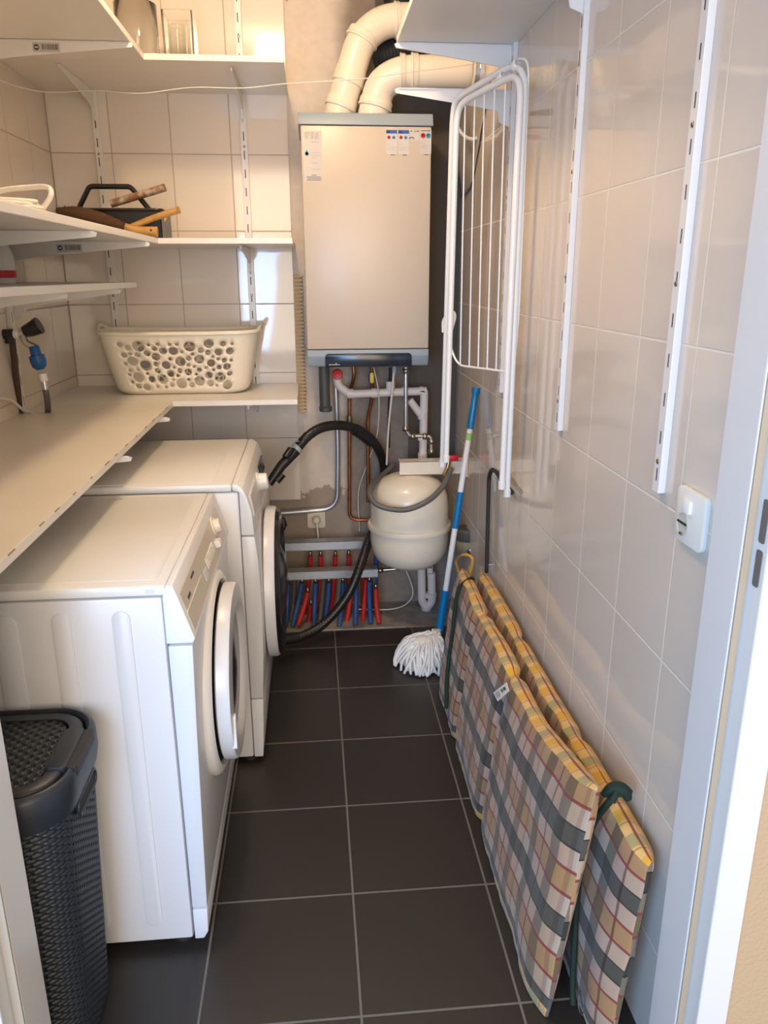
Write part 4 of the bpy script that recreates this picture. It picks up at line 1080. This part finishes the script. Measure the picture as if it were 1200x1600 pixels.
for k in range(2):
    q = (0.3582, -0.3352, 0.9088) if k == 0 else (0.3572, -0.3328, 0.8767)
    box(bm, q[0] - .002, q[0] + .002, q[1] - .001, q[1] + .001, q[2] - .012 + .006 * k, q[2] + .012 - .006 * k)
obj('printed_mark', bm, M_ink, t)
# long thin clothes wire crossing the room below the top shelf
tag(obj('clothes_line', one(tube, smooth_path([(-.985, -.20, 1.958), (-0.883, 0, 1.953), (-0.708, 0, 1.957), (-0.571, 0, 1.952), (-0.412, 0, 1.971), (-0.252, 0, 1.972), (-0.11, 0, 1.987), (0.114, 0, 2.003), (0.279, 0, 2.026), (0.445, 0, 2.047), (0.55, 0, 2.062), (.533, -.02, 1.985)], 8), .0016, 6), M_cable, None, True), 'thin white line strung across the room below the topmost shelf', 'line')

# ================================================================ RIGHT WALL SWITCH
t = thing('wall_switch', 'white light switch and power socket combination on the right tiled wall', 'light switch', (RX, -1.65, 1.03))
yc, zc = -1.657, 1.036
obj('plate', one(prism, rrect(yc, zc, .094, .090, .012), 0, RX - .010, RX, .003), M_plug, t, True)
obj('rocker', one(box, RX - .015, RX - .008, -1.664, -1.637, 1.043, 1.064, .002, rot=Matrix.Rotation(.08, 3, 'Y')), M_white, t, True)
bm = B(); lathe(bm, [(.0185, .0005), (.019, .002), (.0172, .002), (.016, -.005), (0, -.005)], (RX - .010, -1.640, 1.021), (-1, 0, 0), 32)
sk = obj('socket_well', bm, mat('socket inside', (.58, .55, .46), .4), t, True)
obj('contact_slot', one(box, RX - .0125, RX - .0085, -1.655, -1.625, 1.022, 1.025), M_dark, sk)
obj('earth_clip', one(box, RX - .0135, RX - .0105, -1.644, -1.637, 1.004, 1.008), M_brass, sk)

# ================================================================ LAUNDRY BASKET
t = thing('laundry_basket', 'ivory plastic laundry basket with round holes on the back board', 'laundry basket', (-.54, .24, .985))
BC = (-.540, .245)
def bdim(v): return .475 + .10 * v, .215 + .075 * v, .065 + .015 * v
PER = 1.35; BH = .218
def bmap(u, v):
    w_, h_, r_ = bdim(v ** .9)
    p, n_ = sup(BC[0], BC[1], w_, h_, r_, u / PER)
    # curved foot
    k = max(0, 1 - v / .10); p = Vector((BC[0] + (p.x - BC[0]) * (1 - .05 * k * k), BC[1] + (p.y - BC[1]) * (1 - .07 * k * k), 0))
    dip = .0
    z = .987 + BH * v + .004 * v * (abs(p.x - BC[0]) / .28) ** 3
    return Vector((p.x, p.y, z))
rnd = random.Random(11); holes = []
# straight long sides: front is fraction .5+..., find by sampling
def is_long(u):
    p, n_ = sup(BC[0], BC[1], *bdim(.5), u / PER); return abs(n_.y) > .97
fr_rng = [u for u in [PER * k / 400 for k in range(400)] if is_long(u)]
for tries, rad in ((60, .0175), (300, .0135), (1500, .0095), (4000, .0062)):
    for _ in range(tries):
        u = rnd.choice(fr_rng) + rnd.uniform(-.002, .002); v = rnd.uniform(.12, .84) * BH; r_ = rad * rnd.uniform(.9, 1.1)
        near = min(abs(u - x) for x in (fr_rng[0], fr_rng[-1]))
        if not is_long(u - r_ * .6 - .018) or not is_long(u + r_ * .6 + .018): continue
        if all(math.hypot(u - a, v - b) > r_ + c_ + .0036 for a, b, c_ in holes): holes.append((u, v, r_))
vs2 = []; ed = []
NUb, NVb = 90, 14
border = [(PER * k / NUb, 0) for k in range(NUb)] + [(PER, BH * k / NVb) for k in range(NVb)] + [(PER * (1 - k / NUb), BH) for k in range(NUb)] + [(0, BH * (1 - k / NVb)) for k in range(NVb)]
for k in range(len(border)): vs2.append(border[k]); ed.append((k, (k + 1) % len(border)))
for a, b, c_ in holes:
    n_ = 14; s0 = len(vs2)
    for k in range(n_): vs2.append((a + c_ * math.cos(2 * PI * k / n_), b + c_ * math.sin(2 * PI * k / n_))); ed.append((s0 + k, s0 + (k + 1) % n_))
for i in range(1, NUb):
    for j in range(1, NVb):
        p = (PER * i / NUb, BH * j / NVb)
        if all(math.hypot(p[0] - a, p[1] - b) > c_ + .002 for a, b, c_ in holes): vs2.append(p)
res = delaunay_2d_cdt([Vector(p) for p in vs2], ed, [], 0, 1e-6)
bm = B(); V = [bm.verts.new(bmap(p[0], p[1] / BH)) for p in res[0]]
for tr in res[2]:
    cx_ = sum(res[0][i][0] for i in tr) / 3; cy_ = sum(res[0][i][1] for i in tr) / 3
    if any(math.hypot(cx_ - a, cy_ - b) < c_ * .96 for a, b, c_ in holes): continue
    try: bm.faces.new([V[i] for i in tr])
    except ValueError: pass
bmesh.ops.remove_doubles(bm, verts=bm.verts, dist=1e-5)
bmesh.ops.delete(bm, geom=[v for v in bm.verts if not v.link_faces], context='VERTS')
o = obj('body', bm, M_bask, t, True, 180); sm = o.modifiers.new('thick', 'SOLIDIFY'); sm.thickness = .0025
bm = B(); bt_ = []
for sft in (0, .0025):
    rg = [bm.verts.new(bmap(PER * k / 80, 0.0) + Vector((0, 0, sft - .001))) for k in range(80)]; bt_.append(bm.faces.new(rg))
obj('bottom', bm, M_bask, t)
bm = B(); tube(bm, [bmap(PER * k / 120, 1.0) + Vector((0, 0, .0)) for k in range(120)], .0080, 10, True)
obj('rim', bm, M_bask, t, True)
for sx in (-1, 1):
    x = BC[0] + sx * .290; pts = [(x - sx * .006, BC[1] + y, 1.206 + .022 * math.cos(y / .085 * PI / 2) + .002) for y in [(-.085 + .17 * k / 12) for k in range(13)]]
    pts = [(px + sx * .012 * math.cos((py - BC[1]) / .085 * PI / 2), py, pz) for px, py, pz in pts]
    obj('handle', one(tube, pts, .0075, 10), M_bask, t, True)

# ================================================================ THINGS ON THE SHELVES
# black tool caddy
t = thing('tool_caddy', 'black plastic tool caddy with a carrying handle on the back shelf', 'tool caddy', (-.70, .12, 1.521))
cx0, cx1, cy0, cy1, cz0, cz1 = -.86, -.545, .03, .22, 1.5225, 1.612
bm = B()
box(bm, cx0, cx1, cy0, cy1, cz0, cz0 + .004, .001)
for a in ((cx0, cx1, cy0, cy0 + .004), (cx0, cx1, cy1 - .004, cy1), (cx0, cx0 + .004, cy0, cy1), (cx1 - .004, cx1, cy0, cy1)): box(bm, *a, cz0, cz1, .001)
box(bm, cx0, cx1, .123, .127, cz0, cz1)
obj('tray', bm, M_blk, t)
obj('tray_rim', one(tube, [(x, y, cz1) for x, y in rrect((cx0 + cx1) / 2, (cy0 + cy1) / 2, cx1 - cx0 + .006, cy1 - cy0 + .006, .02)], .005, 8, True), M_blk, t, True)
bm = B()
tube(bm, round_path([(-.845, .125, cz1 - .01), (-.790, .125, 1.692), (-.655, .125, 1.692), (-.585, .125, cz1 - .01)], .012), .0085, 10)
obj('handle', bm, M_blk, t, True)
# brush with pale wooden handle lying on the shelf edge
t = thing('hand_brush', 'brown bristle hand brush with a curved wooden handle on the shelf edge', 'brush', (-.62, -.01, 1.521))
bh = [Vector(v) for v in ((-.735, -.005, 1.585), (-.690, -.010, 1.568), (-.655, -.012, 1.557), (-.625, -.012, 1.547), (-.590, -.012, 1.543), (-.553, -.012, 1.541))]
obj('handle', one(tube, smooth_path(bh[2:], 6), lambda q: .011 + .006 * q, 12), M_wood, t, True, 60)
bm = B(); P = smooth_path([(-.87, .0, 1.605), (-.80, -.003, 1.598), (-.72, -.006, 1.577), (-.650, -.010, 1.556)], 8)
tube(bm, P, lambda q: .008 + .014 * math.sin(PI * (q * .9 + .05)), 12)
rnd = random.Random(3)
for k in range(160):
    q = rnd.random(); p = P[int(q * (len(P) - 1))]; a = rnd.uniform(0, PI * 2)
    e = p + Vector((rnd.uniform(-.01, .01), math.cos(a) * .024, math.sin(a) * .024 - .004)); e.z = max(e.z, 1.524)
    cyl(bm, p, e, .0012, .0006, seg=4)
obj('bristles', bm, M_brist, t, True)
obj('hanging_hole', one(cyl, (-.571, -.028, 1.5455), (-.571, -.0262, 1.5455), .0035), M_dark, t)
t = tag(obj('wooden_tool', one(tube, smooth_path([(-.640, .010, 1.557), (-.560, .002, 1.586), (-.495, -.01, 1.604), (-.478, -.014, 1.609)], 6), lambda q: .0105 + .002 * (q > .9), 12), M_wood, None, True, 60), 'plain pale wooden tool handle crossing over the brush', 'tool')
tag(obj('wooden_stick', one(tube, [(-.72, .10, 1.635), (-.535, .10, 1.688)], .0125, 12), M_stick, None, True, 60), 'paint-stained brown stick sticking out of the tool caddy', 'stick')
tag(obj('tape_roll', one(lathe, [(.012, 0), (.024, 0), (.024, .02), (.012, .02)], (-.563, .10, 1.597), (.2, -1, 0), 24, cap=False), M_yel, None, True, 60), 'small yellow roll peeking out of the tool caddy', 'tape')
# rope coil
bm = B(); P = []
for k in range(120):
    a = k / 120 * 2 * PI * 3; rr = .055 + .006 * math.sin(k * .37)
    P.append((-.665 + rr * math.cos(a) * 1.1, -1.02 + rr * 1.6 * math.sin(a), 1.530 + .006 * (k / 40) ))
tube(bm, P, .0045, 7)
tube(bm, smooth_path([(-.60, -1.02, 1.535), (-.580, -1.02, 1.560), (-.590, -1.0, 1.578), (-.63, -.98, 1.580), (-.70, -.98, 1.57), (-.74, -1.0, 1.53)], 8), .0055, 8)
tag(obj('rope', bm, M_rope, None, True, 180), 'coil of white rope on the left shelf', 'rope')
# bottle with red cap on the narrow shelf
t = thing('spray_bottle', 'white bottle with a red collar at the left edge on the narrow shelf', 'bottle', (-.90, -.45, 1.384))
obj('body', one(lathe, [(0, .0), (.032, .0), (.036, .006), (.036, .075), (.024, .105), (.014, .115), (.0, .115)], (-.915, -.42, 1.384), (0, 0, 1), 24), M_white, t, True)
obj('label_band', one(lathe, [(.0365, .015), (.0367, .015), (.0367, .035), (.0365, .035)], (-.915, -.42, 1.384), (0, 0, 1), 24, cap=False), M_redp, t, True)
# vases
t = thing('glass_vase', 'tall round clear glass vase on the topmost back shelf', 'vase', (-.60, .18, 2.054))
obj('glass', one(lathe, [(0, .001), (.066, .001), (.068, .004), (.068, .192), (.066, .194), (.064, .192), (.064, .012), (0, .010)], (-.600, .18, 2.054), (0, 0, 1), 48), M_glass, t, True, 60)
t = thing('glass_vase', 'shorter square clear glass vase on the topmost back shelf', 'vase', (-.46, .18, 2.054))
bm = B(); 
vo = rrect(-.462, .19, .098, .12, .006, 3); vi = rrect(-.462, .19, .088, .11, .004, 3)
def ringv(poly, z): return [bm.verts.new((x, y, z)) for x, y in poly]
R0, R1, R2, R3_ = ringv(vo, 2.055), ringv(vo, 2.222), ringv(vi, 2.222), ringv(vi, 2.067); nn_ = len(vo)
for a, b in ((R0, R1), (R1, R2), (R2, R3_)):
    for i in range(nn_): bm.faces.new([a[i], a[(i + 1) % nn_], b[(i + 1) % nn_], b[i]])
bm.faces.new(R0[::-1]); bm.faces.new(R3_)
obj('glass', bm, M_glass, t)
t = thing('drinking_glass', 'small clear tumbler standing inside the square glass vase', 'glass', (-.47, .18, 2.067))
obj('glass', one(lathe, [(0, .001), (.028, .001), (.030, .12), (.0285, .12), (.0265, .008), (0, .007)], (-.470, .185, 2.068), (0, 0, 1), 32), M_glass, t, True, 60)

# ================================================================ WATER TAP
t = thing('water_pipe', 'dark brown water pipe standing up from the worktop on the left wall', 'pipe', (-.955, -.28, .985))
obj('pipe', one(tube, [(-0.995, -0.215, 0.955), (-0.967, -0.27, 1.232)], .0100, 14), M_brown, t, True, 60)
obj('tee', one(tube, [(-1.023, -0.27, 1.234), (-0.959, -0.27, 1.236)], .0145, 14), M_blkm, t, True, 60)
obj('tee_branch', one(tube, [(-0.972, -0.27, 1.236), (-0.976, -0.27, 1.207)], .0135, 14), M_blkm, t, True, 60)
t = thing('water_tap', 'chrome tap with a black handle and blue hose valve above the worktop', 'tap', (-0.926, -0.27, 1.231))
obj('ring', one(tube, [(-0.959, -0.27, 1.236), (-0.944, -0.27, 1.235)], .0145, 16), M_white, t, True, 60)
obj('body', one(tube, [(-0.946, -0.27, 1.235), (-0.921, -0.27, 1.241)], .0135, 16), M_steel, t, True, 60)
obj('handle', one(tube, [(-0.929, -0.27, 1.241), (-0.909, -0.27, 1.248), (-0.881, -0.27, 1.261)], lambda q: .017 + .009 * q, 10), M_blk, t, True, 40, label='black fluted tap handle')
obj('spout', one(tube, round_path([(-0.932, -0.275, 1.23), (-0.926, -0.28, 1.209), (-0.899, -0.28, 1.196)], .01), .010, 14), M_steel, t, True, 60)
bm = B(); pa, pb = Vector((-0.903, -0.28, 1.2)), Vector((-0.889, -0.28, 1.112))
lathe(bm, [(.013, 0), (.0155, .004), (.0165, .028), (.0235, .029), (.0245, .046), (.022, .062), (.016, .068), (.012, .072)], pa, pb - pa, 10)
obj('hose_valve', bm, M_bluev, t, True, 40, label='blue plastic hose valve')
obj('hose_nut', one(tube, [(-0.889, -0.28, 1.116), (-0.886, -0.28, 1.093)], .0125, 12), M_white, t, True, 60)
obj('hose_ferrule', one(tube, [(-0.886, -0.28, 1.093), (-0.885, -0.28, 1.067)], .0095, 14), M_steel, t, True, 60)
obj('hose', one(tube, smooth_path([(-0.885, -0.28, 1.071), (-0.887, -0.27, 1.034), (-0.908, -0.213, 0.992), (-0.914, -0.21, 0.952)], 6), .0095, 14), M_grey, t, True, 60)
run('cable', 'beige cable entering the worktop slot beside the brown pipe', 'cable', [(-.985, -.40, 1.06), (-.970, -.34, 1.045), (-.965, -.27, 1.005), (-.958, -.215, .985), (-.955, -.21, .96)], .0045, M_cable, smooth=True)

for o in list(bpy.data.objects):
    if '_b' in o: del o['_b']
